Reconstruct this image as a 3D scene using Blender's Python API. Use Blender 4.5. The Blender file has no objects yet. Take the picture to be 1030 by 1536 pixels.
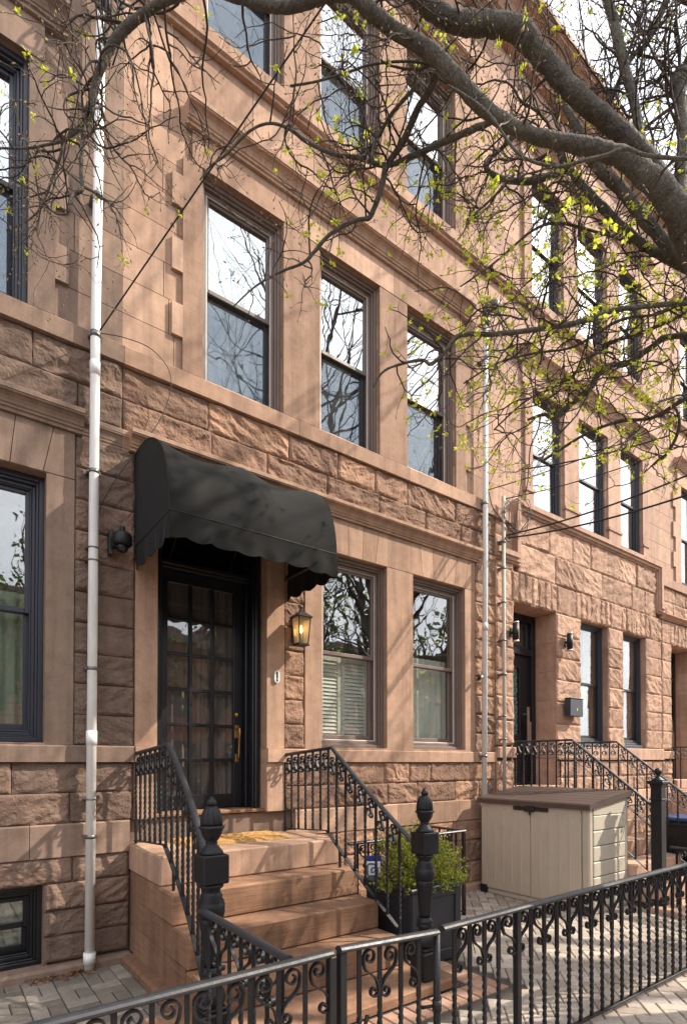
import bpy, bmesh, math, random
from math import sin, cos, pi, radians, sqrt
from mathutils import Vector, Matrix, noise
random.seed(7)
R = random.Random(11)
S = bpy.context.scene
COL = S.collection
# ------------------------------------------------------------------ camera model (photo is 1030 x 1536)
CF, CX, HOR = 829.0, 515.0, 1143.0
PITCH = radians(0.8)
CA = math.atan(1126 / 829)
CAMP = Vector((0, -4.68, 1.6))
FW = Vector((cos(CA), sin(CA), 0)); RT = Vector((sin(CA), -cos(CA), 0)); UPV = Vector((0, 0, 1))
CFW = FW * cos(PITCH) + UPV * sin(PITCH); CUP = UPV * cos(PITCH) - FW * sin(PITCH)
CY = HOR - CF * math.tan(PITCH)
def ray(px, py): return CFW + RT * ((px - CX) / CF) + CUP * ((CY - py) / CF)
def at_z(px, py, depth): return CAMP + ray(px, py) * depth          # a point so many metres out along the view axis
def on_y(px, py, y):
    d = ray(px, py); return CAMP + d * ((y - CAMP.y) / d.y)
def proj(p):
    v = Vector(p) - CAMP; zc = v.dot(CFW)
    if zc < .05: return (-9999, -9999, zc)
    return (CX + CF * v.dot(RT) / zc, CY - CF * v.dot(CUP) / zc, zc)

# ------------------------------------------------------------------ object helpers
def link(o, parent=None):
    COL.objects.link(o)
    if parent is not None: o.parent = parent
    return o
def tag(o, label=None, cat=None, group=None, kind=None):
    if label: o['label'] = label
    if cat: o['category'] = cat
    if group: o['group'] = group
    if kind: o['kind'] = kind
    return o
def thing(name, label, cat, loc=(0, 0, 0), group=None, rz=0):
    o = bpy.data.objects.new(name, None); o.empty_display_size = .2
    o.location = loc; o.rotation_euler = (0, 0, rz)
    link(o); return tag(o, label, cat, group)
def dup(o, parent=None):
    c = o.copy(); link(c, parent); 
    for ch in list(o.children): dup(ch, c)
    return c

class MB:
    def __init__(s): s.v = []; s.f = []; s.t = []; s.sm = []
    def add(s, vs, fs, tint=.5, smooth=False):
        b = len(s.v); s.v.extend(vs); s.t.extend([tint] * len(vs))
        for f in fs: s.f.append([b + i for i in f]); s.sm.append(smooth)
    def box(s, x0, x1, y0, y1, z0, z1, tint=.5):
        s.add([(x0, y0, z0), (x1, y0, z0), (x1, y1, z0), (x0, y1, z0), (x0, y0, z1), (x1, y0, z1), (x1, y1, z1), (x0, y1, z1)],
              [(0, 3, 2, 1), (4, 5, 6, 7), (0, 1, 5, 4), (1, 2, 6, 5), (2, 3, 7, 6), (3, 0, 4, 7)], tint)
    def bbox(s, x0, x1, y0, y1, z0, z1, b=.006, tint=.5):
        """box with its edges chamfered"""
        b = min(b, (x1 - x0) * .45, (y1 - y0) * .45, (z1 - z0) * .45)
        vs = []; idx = {}
        for ix, X in enumerate((x0, x1)):
            for iy, Y in enumerate((y0, y1)):
                for iz, Z in enumerate((z0, z1)):
                    sx, sy, sz = (1, -1)[ix], (1, -1)[iy], (1, -1)[iz]
                    idx[ix, iy, iz] = len(vs)
                    vs += [(X, Y + sy * b, Z + sz * b), (X + sx * b, Y, Z + sz * b), (X + sx * b, Y + sy * b, Z)]
        fs = []
        for i in (0, 1):
            q = [idx[i, 0, 0], idx[i, 1, 0], idx[i, 1, 1], idx[i, 0, 1]]; fs.append(q if i else q[::-1])
            q = [idx[0, i, 0] + 1, idx[1, i, 0] + 1, idx[1, i, 1] + 1, idx[0, i, 1] + 1]; fs.append(q[::-1] if i else q)
            q = [idx[0, 0, i] + 2, idx[1, 0, i] + 2, idx[1, 1, i] + 2, idx[0, 1, i] + 2]; fs.append(q if i else q[::-1])
        for i in (0, 1):
            for j in (0, 1):
                a, c = idx[i, j, 0], idx[i, j, 1]; q = [a, a + 1, c + 1, c]; fs.append(q if (i + j) % 2 else q[::-1])
                a, c = idx[i, 0, j], idx[i, 1, j]; q = [a, a + 2, c + 2, c]; fs.append(q[::-1] if (i + j) % 2 else q)
                a, c = idx[0, i, j], idx[1, i, j]; q = [a + 1, a + 2, c + 2, c + 1]; fs.append(q if (i + j) % 2 else q[::-1])
        for k, a in idx.items():
            q = [a, a + 1, a + 2]; fs.append(q[::-1] if sum(k) % 2 else q)
        s.add(vs, fs, tint)
    def prism_x(s, prof, x0, x1, tint=.5, smooth=False):
        """closed (y,z) profile drawn out along x"""
        n = len(prof)
        vs = [(x0, y, z) for y, z in prof] + [(x1, y, z) for y, z in prof]
        fs = [(i, (i + 1) % n, n + (i + 1) % n, n + i) for i in range(n)] + [tuple(range(n))[::-1], tuple(range(n, 2 * n))]
        s.add(vs, fs, tint, smooth)
    def prism_y(s, prof, y0, y1, tint=.5):
        n = len(prof)
        vs = [(x, y0, z) for x, z in prof] + [(x, y1, z) for x, z in prof]
        fs = [(i, (i + 1) % n, n + (i + 1) % n, n + i) for i in range(n)] + [tuple(range(n))[::-1], tuple(range(n, 2 * n))]
        s.add(vs, fs, tint)
    def tube(s, pts, r, sides=6, tint=.5, caps=True, squash=None, twist=0.0):
        pts = [Vector(p) for p in pts]; n = len(pts)
        if n < 2: return
        rs = r if isinstance(r, (list, tuple)) else [r] * n
        vs = []; fs = []
        t0 = (pts[1] - pts[0]).normalized()
        a = Vector((0, 0, 1)) if abs(t0.z) < .9 else Vector((0, 1, 0))
        u = t0.cross(a).normalized()
        for i, p in enumerate(pts):
            t = pts[min(i + 1, n - 1)] - pts[max(i - 1, 0)]
            if t.length < 1e-9: t = t0
            t = t.normalized()
            u = u - t * u.dot(t)
            if u.length < 1e-6: u = t.orthogonal()
            u.normalize(); w = t.cross(u)
            for k in range(sides):
                an = 2 * pi * (k + .5) / sides + twist * i
                q = p + u * (cos(an) * rs[i]) + w * (sin(an) * rs[i] * (squash or 1))
                vs.append(q[:])
        for i in range(n - 1):
            for k in range(sides):
                k2 = (k + 1) % sides
                fs.append((i * sides + k, i * sides + k2, (i + 1) * sides + k2, (i + 1) * sides + k))
        if caps: fs.append(tuple(range(sides))[::-1]); fs.append(tuple(range((n - 1) * sides, n * sides)))
        s.add(vs, fs, tint, sides > 4)
    def lathe(s, prof, c=(0, 0, 0), n=24, tint=.5, flute=0, fl=None, smooth=True):
        """(r,z) profile turned about the vertical; flute = number of lobes, fl(z) = their depth"""
        vs = []; fs = []; m = len(prof)
        for r, z in prof:
            for k in range(n):
                a = 2 * pi * k / n
                rr = r
                if flute: rr = r * (1 - fl(z) * (.5 + .5 * cos(flute * a)))
                vs.append((c[0] + rr * cos(a), c[1] + rr * sin(a), c[2] + z))
        for i in range(m - 1):
            for k in range(n):
                k2 = (k + 1) % n
                fs.append((i * n + k, i * n + k2, (i + 1) * n + k2, (i + 1) * n + k))
        fs.append(tuple(range(n))[::-1]); fs.append(tuple(range((m - 1) * n, m * n)))
        s.add(vs, fs, tint, smooth)
    def strip(s, path, hw, th, nrm, tint=.5):
        """flat bar: path in a plane whose normal is nrm; hw half width along nrm, th thickness in the plane"""
        path = [Vector(p) for p in path]; n = len(path); nrm = Vector(nrm).normalized(); vs = []; fs = []
        for i, p in enumerate(path):
            t = (path[min(i + 1, n - 1)] - path[max(i - 1, 0)]).normalized(); w = t.cross(nrm) * (th / 2)
            for q in (p + nrm * hw + w, p + nrm * hw - w, p - nrm * hw - w, p - nrm * hw + w): vs.append(q[:])
        for i in range(n - 1):
            for k in range(4): fs.append((i * 4 + k, i * 4 + (k + 1) % 4, i * 4 + 4 + (k + 1) % 4, i * 4 + 4 + k))
        fs += [(3, 2, 1, 0), tuple(range(4 * n - 4, 4 * n))]
        s.add(vs, fs, tint)
    def mesh(s, name):
        me = bpy.data.meshes.new(name); me.from_pydata(s.v, [], s.f)
        at = me.attributes.new('tint', 'FLOAT', 'POINT'); at.data.foreach_set('value', s.t)
        me.polygons.foreach_set('use_smooth', s.sm); me.update(); return me
    def build(s, name, mat, parent=None, recalc=True, loc=None):
        me = s.mesh(name); me.materials.append(mat)
        if recalc:
            bm = bmesh.new(); bm.from_mesh(me); bmesh.ops.recalc_face_normals(bm, faces=bm.faces); bm.to_mesh(me); bm.free()
        o = bpy.data.objects.new(name, me); link(o, parent)
        if loc: o.location = loc
        return o
def cat_rom(pts, n=6):
    """smooth curve through tuples (any length)"""
    out = []; m = len(pts)
    for i in range(m - 1):
        p0, p1, p2, p3 = pts[max(i - 1, 0)], pts[i], pts[i + 1], pts[min(i + 2, m - 1)]
        for k in range(n):
            t = k / n
            out.append(tuple(.5 * (2 * b + (c - a) * t + (2 * a - 5 * b + 4 * c - d) * t * t + (3 * b - a - 3 * c + d) * t ** 3) for a, b, c, d in zip(p0, p1, p2, p3)))
    out.append(tuple(pts[-1])); return out

# ------------------------------------------------------------------ materials
def nmat(name):
    m = bpy.data.materials.new(name); m.use_nodes = True; nt = m.node_tree
    return m, nt, nt.nodes['Principled BSDF'], nt.nodes['Material Output']
def N(nt, kind, **k):
    n = nt.nodes.new(kind)
    for a, b in k.items():
        if a in n.inputs: n.inputs[a].default_value = b
        else: setattr(n, a, b)
    return n
def noise_n(nt, vec, scale, detail=4, rough=.6, dist=0):
    n = N(nt, 'ShaderNodeTexNoise'); n.inputs['Scale'].default_value = scale; n.inputs['Detail'].default_value = detail
    n.inputs['Roughness'].default_value = rough; n.inputs['Distortion'].default_value = dist
    if vec is not None: nt.links.new(vec, n.inputs['Vector'])
    return n
def ramp(nt, fac, stops):
    r = N(nt, 'ShaderNodeValToRGB'); e = r.color_ramp.elements
    e[0].position, e[0].color = stops[0][0], (*stops[0][1], 1); e[1].position, e[1].color = stops[-1][0], (*stops[-1][1], 1)
    for p, c in stops[1:-1]:
        q = e.new(p); q.color = (*c, 1)
    nt.links.new(fac, r.inputs['Fac']); return r
def mixc(nt, fac, a, b, mode='MIX'):
    n = N(nt, 'ShaderNodeMix'); n.data_type = 'RGBA'; n.blend_type = mode
    for sock, v in ((n.inputs[0], fac), (n.inputs[6], a), (n.inputs[7], b)):
        if isinstance(v, (int, float)): sock.default_value = v
        elif isinstance(v, tuple): sock.default_value = (*v, 1)
        else: nt.links.new(v, sock)
    return n.outputs[2]
def mth(nt, op, a, b=None, clamp=False):
    n = N(nt, 'ShaderNodeMath'); n.operation = op; n.use_clamp = clamp
    for i, v in enumerate((a, b)):
        if v is None: continue
        if isinstance(v, (int, float)): n.inputs[i].default_value = v
        else: nt.links.new(v, n.inputs[i])
    return n.outputs[0]
def posn(nt, sx=1, sy=1, sz=1):
    g = N(nt, 'ShaderNodeNewGeometry')
    m = N(nt, 'ShaderNodeMapping'); m.inputs['Scale'].default_value = (sx, sy, sz); nt.links.new(g.outputs['Position'], m.inputs['Vector'])
    return m.outputs['Vector']
def attr(nt, a='tint'):
    n = N(nt, 'ShaderNodeAttribute'); n.attribute_name = a; return n.outputs['Fac']
def bump(nt, bs, h, strength=.3, dist=.01, prev=None):
    b = N(nt, 'ShaderNodeBump'); b.inputs['Strength'].default_value = strength; b.inputs['Distance'].default_value = dist
    nt.links.new(h, b.inputs['Height'])
    if prev is not None: nt.links.new(prev, b.inputs['Normal'])
    nt.links.new(b.outputs['Normal'], bs.inputs['Normal']); return b.outputs['Normal']
def mul(c, k): return tuple(min(1, x * k) for x in c)

def stone(name, base, warm, var=.35, tool=True, rough=False, dirt=.35, strata=0.0):
    """brownstone: block to block tint, mottling, weather streaks, tooled or rock face grain"""
    m, nt, bs, out = nmat(name)
    t = attr(nt)
    c = ramp(nt, t, [(0, mul(base, 1 - var)), (.45, base), (.8, warm), (1, mul(warm, 1 + var * .45))]).outputs[0]
    p = posn(nt)
    n1 = noise_n(nt, p, 1.3, 6, .62, .4)
    c = mixc(nt, mth(nt, 'MULTIPLY', ramp(nt, n1.outputs[0], [(.38, (0, 0, 0)), (.7, (1, 1, 1))]).outputs[0], dirt), c, mul(base, .62))
    n2 = noise_n(nt, p, 9, 6, .7)
    c = mixc(nt, .55, c, ramp(nt, n2.outputs[0], [(.3, (.36, .33, .31)), (.5, (.5, .5, .5)), (.72, (.66, .65, .63))]).outputs[0], 'OVERLAY')
    ps = posn(nt, 5, 5, .35)
    n3 = noise_n(nt, ps, 2.2, 5, .65)
    c = mixc(nt, .5, c, ramp(nt, n3.outputs[0], [(.32, (.27, .26, .26)), (.55, (.5, .5, .5)), (.8, (.65, .63, .61))]).outputs[0], 'OVERLAY')
    n6 = noise_n(nt, posn(nt, 2.4, 2.4, .45), .9, 6, .65, .6)
    c = mixc(nt, mth(nt, 'MULTIPLY', ramp(nt, n6.outputs[0], [(.50, (0, 0, 0)), (.66, (1, 1, 1))]).outputs[0], .36 if not rough else .15), c, mixc(nt, .4, c, (.22, .165, .135)))   # grey weathering
    if strata:
        n7 = noise_n(nt, posn(nt, 1.5, 1.5, 42), 1.6, 6, .7, .25)
        c = mixc(nt, strata, c, ramp(nt, n7.outputs[0], [(.36, (.30, .28, .26)), (.5, (.5, .5, .5)), (.68, (.64, .62, .6))]).outputs[0], 'OVERLAY')
    n4 = noise_n(nt, p, 120, 3, .7)
    c = mixc(nt, .35, c, ramp(nt, n4.outputs[0], [(.25, (.3, .3, .3)), (.75, (.7, .7, .7))]).outputs[0], 'OVERLAY')
    nt.links.new(c, bs.inputs['Base Color']); bs.inputs['Roughness'].default_value = .88
    bs.inputs['Specular IOR Level'].default_value = .25
    if rough:
        n5 = noise_n(nt, p, 34, 8, .72, .6); h = mth(nt, 'ADD', n5.outputs[0], mth(nt, 'MULTIPLY', n4.outputs[0], .25))
        bump(nt, bs, h, .75, .012)
    else:
        pl = posn(nt, 260, 260, 9)
        nl = noise_n(nt, pl, 1, 2, .5); h = mth(nt, 'ADD', mth(nt, 'MULTIPLY', nl.outputs[0], .5 if tool else .1), n4.outputs[0])
        h = mth(nt, 'ADD', h, mth(nt, 'MULTIPLY', n2.outputs[0], 1.5))
        if strata: h = mth(nt, 'ADD', h, mth(nt, 'MULTIPLY', n7.outputs[0], 4.0))
        bump(nt, bs, h, .32, .004)
    return m
def paint(name, col, rough=.4, var=.12, bumpy=.15, metal=0, scale=14, spec=.5, rust=None, grime=None):
    m, nt, bs, out = nmat(name)
    p = posn(nt); n1 = noise_n(nt, p, scale, 5, .65); n2 = noise_n(nt, p, scale * .16, 4, .6)
    c = ramp(nt, n1.outputs[0], [(.25, mul(col, 1 - var)), (.75, mul(col, 1 + var))]).outputs[0]
    c = mixc(nt, .4, c, ramp(nt, n2.outputs[0], [(.3, mul(col, 1 - 1.4 * var)), (.7, mul(col, 1 + 1.4 * var))]).outputs[0])
    if rust:
        n3 = noise_n(nt, p, 26, 6, .75, .4); c = mixc(nt, mth(nt, 'MULTIPLY', ramp(nt, n3.outputs[0], [(.60, (0, 0, 0)), (.70, (1, 1, 1))]).outputs[0], .8), c, rust)
    if grime:
        n3 = noise_n(nt, posn(nt, 6, 6, 1.2), 1.5, 6, .7, .3); c = mixc(nt, mth(nt, 'MULTIPLY', ramp(nt, n3.outputs[0], [(.50, (0, 0, 0)), (.74, (1, 1, 1))]).outputs[0], .36), c, grime)
    nt.links.new(c, bs.inputs['Base Color']); bs.inputs['Metallic'].default_value = metal
    r = ramp(nt, n1.outputs[0], [(.2, (rough * .75,) * 3), (.8, (min(1, rough * 1.3),) * 3)]).outputs[0]
    nt.links.new(r, bs.inputs['Roughness']); bs.inputs['Specular IOR Level'].default_value = spec
    if bumpy: bump(nt, bs, n1.outputs[0], bumpy, .004)
    return m
def glass(name, lo, k, tintc=(.8, .86, .84)):
    m, nt, bs, out = nmat(name); nt.nodes.remove(bs)
    ge = N(nt, 'ShaderNodeNewGeometry'); dp = N(nt, 'ShaderNodeVectorMath'); dp.operation = 'DOT_PRODUCT'; nt.links.new(ge.outputs['Incoming'], dp.inputs[0]); nt.links.new(ge.outputs['Normal'], dp.inputs[1])
    sch = mth(nt, 'ADD', mth(nt, 'MULTIPLY', mth(nt, 'POWER', mth(nt, 'SUBTRACT', 1.0, mth(nt, 'ABSOLUTE', dp.outputs['Value']), True), 5.0), .95), .045)   # the same from inside and outside
    fac = mth(nt, 'ADD', mth(nt, 'MULTIPLY', sch, k), lo, True)
    tr = N(nt, 'ShaderNodeBsdfTransparent'); tr.inputs['Color'].default_value = (*tintc, 1)
    gl = N(nt, 'ShaderNodeBsdfGlossy'); gl.inputs['Roughness'].default_value = .012; gl.inputs['Color'].default_value = (.95, .97, 1, 1)
    n1 = noise_n(nt, posn(nt), 2.2, 2, .5); b = N(nt, 'ShaderNodeBump'); b.inputs['Strength'].default_value = .12; b.inputs['Distance'].default_value = .02
    nt.links.new(n1.outputs[0], b.inputs['Height']); nt.links.new(b.outputs[0], gl.inputs['Normal'])
    mx = N(nt, 'ShaderNodeMixShader'); nt.links.new(fac, mx.inputs[0]); nt.links.new(tr.outputs[0], mx.inputs[1]); nt.links.new(gl.outputs[0], mx.inputs[2])
    nt.links.new(mx.outputs[0], out.inputs['Surface']); return m

M = {}
MAIN = (.425, .267, .184); MAINW = (.495, .322, .228)
M['ashlar'] = stone('brownstone dressed', MAIN, MAINW, .21, dirt=.36)
M['rock'] = stone('brownstone rock face', (.315, .19, .132), (.415, .245, .160), .26, rough=True, dirt=.22)
M['ashlarL'] = stone('grey brown dressed stone', (.26, .18, .138), (.30, .205, .152), .16, dirt=.35)
M['rockL'] = stone('grey brown rock face', (.215, .147, .112), (.25, .165, .122), .18, rough=True, dirt=.35)
M['ashlarR'] = stone('pink brownstone dressed', (.47, .30, .22), (.53, .345, .25), .13, dirt=.25)
M['rockR'] = stone('pink brownstone rock face', (.44, .275, .195), (.52, .335, .24), .16, rough=True, dirt=.2)
M['step'] = stone('stoop stone', (.27, .15, .092), (.34, .195, .12), .15, dirt=.5, strata=.5)
M['mortar'] = paint('mortar', (.20, .135, .10), .95, .2, .3, 0, 40)
M['iron'] = paint('black enamelled iron', (.011, .011, .013), .45, .35, .35, 0, 70, .32, (.05, .026, .016))
M['ironrail'] = paint('worn iron handrail', (.022, .022, .026), .44, .3, .3, 0, 40, .5, (.06, .035, .022))
M['black'] = paint('black joinery paint', (.010, .010, .013), .33, .25, .1)
M['navy'] = paint('dark slate joinery paint', (.035, .037, .05), .4, .15, .08)
M['brown'] = paint('brown window paint', (.175, .125, .104), .45, .15, .12)
M['brownd'] = paint('dark brown sash paint', (.125, .10, .088), .45, .15, .1)
M['tan'] = paint('tan window stop', (.58, .49, .43), .5, .12, .1)
M['whitepipe'] = paint('white pvc', (.82, .81, .785), .5, .10, .06, 0, 3.2, .5, None, (.42, .39, .33))
M['greypipe'] = paint('weathered grey pipe', (.60, .60, .59), .6, .14, .12, 0, 9, .4, None, (.34, .31, .27))
M['conduit'] = paint('rusty tan conduit', (.40, .34, .28), .6, .28, .2, 0, 12)
M['clamp'] = paint('galvanised clamp', (.18, .18, .175), .4, .2, .1, .7)
M['cable'] = paint('black cable', (.012, .011, .011), .55, .2, .0)
M['greycable'] = paint('grey cable', (.16, .15, .14), .55, .2, .0)
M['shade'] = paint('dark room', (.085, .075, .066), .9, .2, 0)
M['blind'] = paint('pale shutter', (.86, .86, .78), .55, .06, 0)
M['sheer'] = paint('white curtain', (.62, .68, .70), .9, .06, .0)
M['sheerg'] = paint('green white curtain', (.78, .82, .75), .9, .08, .0)
M['sheergrey'] = paint('grey curtain', (.10, .115, .13), .9, .1, 0)
M['doorsheer'] = paint('door curtain', (.22, .21, .20), .9, .1, 0); M['sheerdim'] = paint('dim green curtain', (.30, .36, .28), .9, .1, 0)
M['brass'] = paint('aged brass', (.42, .25, .09), .32, .25, .1, .9)
M['steel'] = paint('brushed steel', (.5, .45, .40), .3, .12, .05, .9)
M['white'] = paint('white plastic', (.75, .75, .73), .45, .05, 0)
m, nt, bs, out = nmat('added dim sheet'); tr = N(nt, 'ShaderNodeBsdfTransparent'); tr.inputs['Color'].default_value = (.80, .82, .84, 1)  # thin dark sheet, added to dim the reflections in the lower sashes
bs.inputs['Base Color'].default_value = (.05, .055, .06, 1); bs.inputs['Roughness'].default_value = .6; mx = N(nt, 'ShaderNodeMixShader'); mx.inputs[0].default_value = .10
nt.links.new(tr.outputs[0], mx.inputs[1]); nt.links.new(bs.outputs[0], mx.inputs[2]); nt.links.new(mx.outputs[0], out.inputs['Surface']); M['dim_sheet'] = m
M['glassup'] = glass('coated sash glass', .36, 1.5)
M['glasslo'] = glass('sash glass', .10, 1.6, (.98, .99, .97))
M['glassd'] = glass('door glass', .13, 1.4, (.8, .78, .75))
# ------------------------------------------------------------------ camera, sky, sun
cd = bpy.data.cameras.new('camera'); cam = bpy.data.objects.new('camera', cd); COL.objects.link(cam); S.camera = cam
cam.location = CAMP
cam.rotation_euler = Matrix((RT, CUP, -CFW)).transposed().to_euler()
cd.sensor_fit = 'AUTO'; cd.sensor_width = 36; cd.lens = CF / 1536 * 36
cd.shift_y = (CY - 768) / 1536; cd.clip_end = 3000; cd.clip_start = .05
SUN_EL, SUN_AZ = radians(41), radians(60)          # azimuth from the street normal towards +x
sd = Vector((sin(SUN_AZ) * cos(SUN_EL), -cos(SUN_AZ) * cos(SUN_EL), sin(SUN_EL)))
w = bpy.data.worlds.new('World'); S.world = w; w.use_nodes = True
nt = w.node_tree; bg = nt.nodes['Background']
sky = N(nt, 'ShaderNodeTexSky'); sky.sky_type = 'NISHITA'; sky.sun_disc = False
sky.sun_elevation = SUN_EL; sky.sun_rotation = radians(120); sky.dust_density = 2.5; sky.air_density = 1.2
tc = N(nt, 'ShaderNodeTexCoord'); mp = N(nt, 'ShaderNodeMapping'); mp.inputs['Scale'].default_value = (1, 1, 2.2)
nt.links.new(tc.outputs['Generated'], mp.inputs['Vector'])
cn = noise_n(nt, mp.outputs['Vector'], 2.3, 7, .6, .5)
cm = ramp(nt, cn.outputs[0], [(.30, (.62, .62, .62)), (.55, (1, 1, 1))])
dt = N(nt, 'ShaderNodeVectorMath'); dt.operation = 'DOT_PRODUCT'; nt.links.new(tc.outputs['Generated'], dt.inputs[0]); dt.inputs[1].default_value = sd
sidel = ramp(nt, mth(nt, 'ADD', mth(nt, 'MULTIPLY', dt.outputs['Value'], .5), .5), [(.12, (.54, .55, .58)), (.5, (1.0, 1.01, 1.03)), (.75, (1.22, 1.21, 1.19))])   # cloud is brighter round the sun
cn2 = noise_n(nt, mp.outputs['Vector'], 4.5, 6, .6, .3)
cc = ramp(nt, cn2.outputs[0], [(.3, (7.0, 7.3, 8.0)), (.7, (10.5, 10.6, 10.9))])
nt.links.new(mixc(nt, 1.0, mixc(nt, cm.outputs[0], sky.outputs[0], cc.outputs[0]), sidel.outputs[0], 'MULTIPLY'), bg.inputs['Color'])
bg.inputs['Strength'].default_value = .1
sl = bpy.data.lights.new('sun', 'SUN'); sl.energy = 3.9; sl.angle = radians(.8); sl.color = (1, .90, .76)
so = bpy.data.objects.new('sun', sl); COL.objects.link(so); so.location = (8, -8, 14); so.rotation_euler = sd.to_track_quat('Z', 'Y').to_euler()
S.view_settings.view_transform = 'Standard'; S.view_settings.look = 'None'; S.view_settings.exposure = 1.02; S.view_settings.gamma = 1
S.cycles.max_bounces = 7; S.cycles.transparent_max_bounces = 16; S.cycles.caustics_reflective = False; S.cycles.caustics_refractive = False
S.cycles.use_denoising = True

# ------------------------------------------------------------------ ground
def paver_mat(name, a, b, c):
    m, nt, bs, out = nmat(name)
    col = ramp(nt, attr(nt), [(0, a), (.5, b), (1, c)]).outputs[0]
    p = posn(nt); n1 = noise_n(nt, p, 24, 6, .7); n2 = noise_n(nt, p, 1.6, 5, .6); n3 = noise_n(nt, p, 170, 3, .7)
    col = mixc(nt, .6, col, ramp(nt, n1.outputs[0], [(.3, (.33, .32, .31)), (.7, (.66, .66, .65))]).outputs[0], 'OVERLAY')
    col = mixc(nt, .45, col, ramp(nt, n3.outputs[0], [(.3, (.3, .3, .3)), (.7, (.7, .7, .7))]).outputs[0], 'OVERLAY')
    col = mixc(nt, mth(nt, 'MULTIPLY', ramp(nt, n2.outputs[0], [(.46, (0, 0, 0)), (.7, (1, 1, 1))]).outputs[0], .32), col, mul(a, .55))
    nt.links.new(col, bs.inputs['Base Color']); bs.inputs['Roughness'].default_value = .82
    bump(nt, bs, mth(nt, 'ADD', n1.outputs[0], mth(nt, 'MULTIPLY', n3.outputs[0], .5)), .45, .006)
    return m
M['paver'] = paver_mat('grey brown pavers', (.27, .222, .182), (.38, .322, .27), (.47, .405, .35))
M['redpaver'] = paver_mat('red brick pavers', (.30, .17, .115), (.37, .215, .15), (.43, .27, .195))
M['asphalt'] = paint('asphalt', (.05, .05, .052), .9, .2, .5, 0, 60)
M['sand'] = paint('dark joint sand', (.055, .047, .04), .95, .3, .4, 0, 50)
M['granite'] = paint('kerb granite', (.3, .29, .28), .8, .2, .4, 0, 60)
M['soil'] = paint('soil', (.05, .035, .024), .95, .4, .8, 0, 40)
g = MB(); g.add([(-400, -400, -.14), (400, -400, -.14), (400, 400, -.14), (-400, 400, -.14)], [(0, 1, 2, 3)])
tag(g.build('road', M['asphalt'], recalc=False), kind='structure')
g = MB(); g.box(-30, 40, -5.9, .3, -.3, -.014); tag(g.build('pavement_bed', M['sand']), kind='structure')
g = MB(); g.box(-30, 40, -24, -15.2, -.3, .0); tag(g.build('far_pavement', M['granite']), kind='structure')
g = MB()
for i in range(-15, 20): g.bbox(i * 2.0, i * 2.0 + 1.99, -6.05, -5.9, -.3, .004, .012, R.random())
tag(g.build('kerb', M['granite']), kind='structure')
def paver(mb, cx, cy, hl, hw, an, z=0.0):
    """one chamfered paver, slightly out of level"""
    hl -= .0028; hw -= .0028; b = .0065; ca, sa = cos(an), sin(an); dz = R.uniform(-.0018, .0018); tx, ty = R.uniform(-.012, .012), R.uniform(-.012, .012)
    vs = []
    for k, zz in ((0, -.02), (0, -.006), (b, 0)):
        for sx, sy in ((-1, -1), (1, -1), (1, 1), (-1, 1)):
            lx, ly = sx * (hl - k), sy * (hw - k)
            vs.append((cx + lx * ca - ly * sa, cy + lx * sa + ly * ca, z + zz + dz + lx * tx + ly * ty))
    fs = [(8, 9, 10, 11)]
    for q in (0, 4):
        for i in range(4): fs.append((q + i, q + (i + 1) % 4, q + 4 + (i + 1) % 4, q + 4 + i))
    mb.add(vs, fs, R.random())
def herring(mb, W, inside, x0, x1, y0, y1):
    n = int(max(x1 - x0, y1 - y0) / W * 1.5) + 4; ox, oy = (x0 + x1) / 2, (y0 + y1) / 2; c45 = cos(pi / 4)
    for a in range(-n, n):
        for b in range(-n, n):
            k = (a - b) % 4
            if k == 0: lx, ly, an = (a + 1) * W, (b + .5) * W, 0
            elif k == 3: lx, ly, an = (a + .5) * W, (b + 1) * W, pi / 2
            else: continue
            x, y = ox + (lx - ly) * c45, oy + (lx + ly) * c45
            if inside(x, y): paver(mb, x, y, W, W / 2, an + pi / 4)
STEPX = (1.0, 3.05)
def in_court(x, y):
    if not (-3.6 < x < 15 and -5.88 < y < .05): return False
    if x < 1.32 and y > -2.86: return False
    if .9 < x < 3.36 and y > -2.27: return False
    return True
mb = MB(); herring(mb, .1, in_court, -3.6, 15, -5.9, .05)
M['paverL'] = paver_mat('darker brown pavers', (.17, .145, .118), (.25, .212, .175), (.32, .28, .235))  # same paver shader in darker tones
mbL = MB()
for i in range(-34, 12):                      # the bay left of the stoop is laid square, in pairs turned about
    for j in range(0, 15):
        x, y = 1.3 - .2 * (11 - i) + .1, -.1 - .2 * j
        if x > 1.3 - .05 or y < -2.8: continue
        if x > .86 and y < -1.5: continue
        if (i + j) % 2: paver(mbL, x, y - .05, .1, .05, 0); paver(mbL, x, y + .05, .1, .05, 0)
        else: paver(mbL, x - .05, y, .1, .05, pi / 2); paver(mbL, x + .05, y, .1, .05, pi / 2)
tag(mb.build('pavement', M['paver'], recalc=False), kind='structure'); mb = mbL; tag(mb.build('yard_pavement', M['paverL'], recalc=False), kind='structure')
mb = MB()
for i in range(0, 23):                        # red soldier course round the foot of the stoop
    x = .97 + i * .104; paver(mb, x, -2.085, .1, .05, pi / 2); paver(mb, x, -2.29 + .105, .0, .0, 0) if 0 else None
for i in range(0, 20): paver(mb, 3.20, -2.0 + i * .104, .1, .05, 0)
tag(mb.build('brick_border', M['redpaver'], recalc=False), kind='structure')
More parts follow.
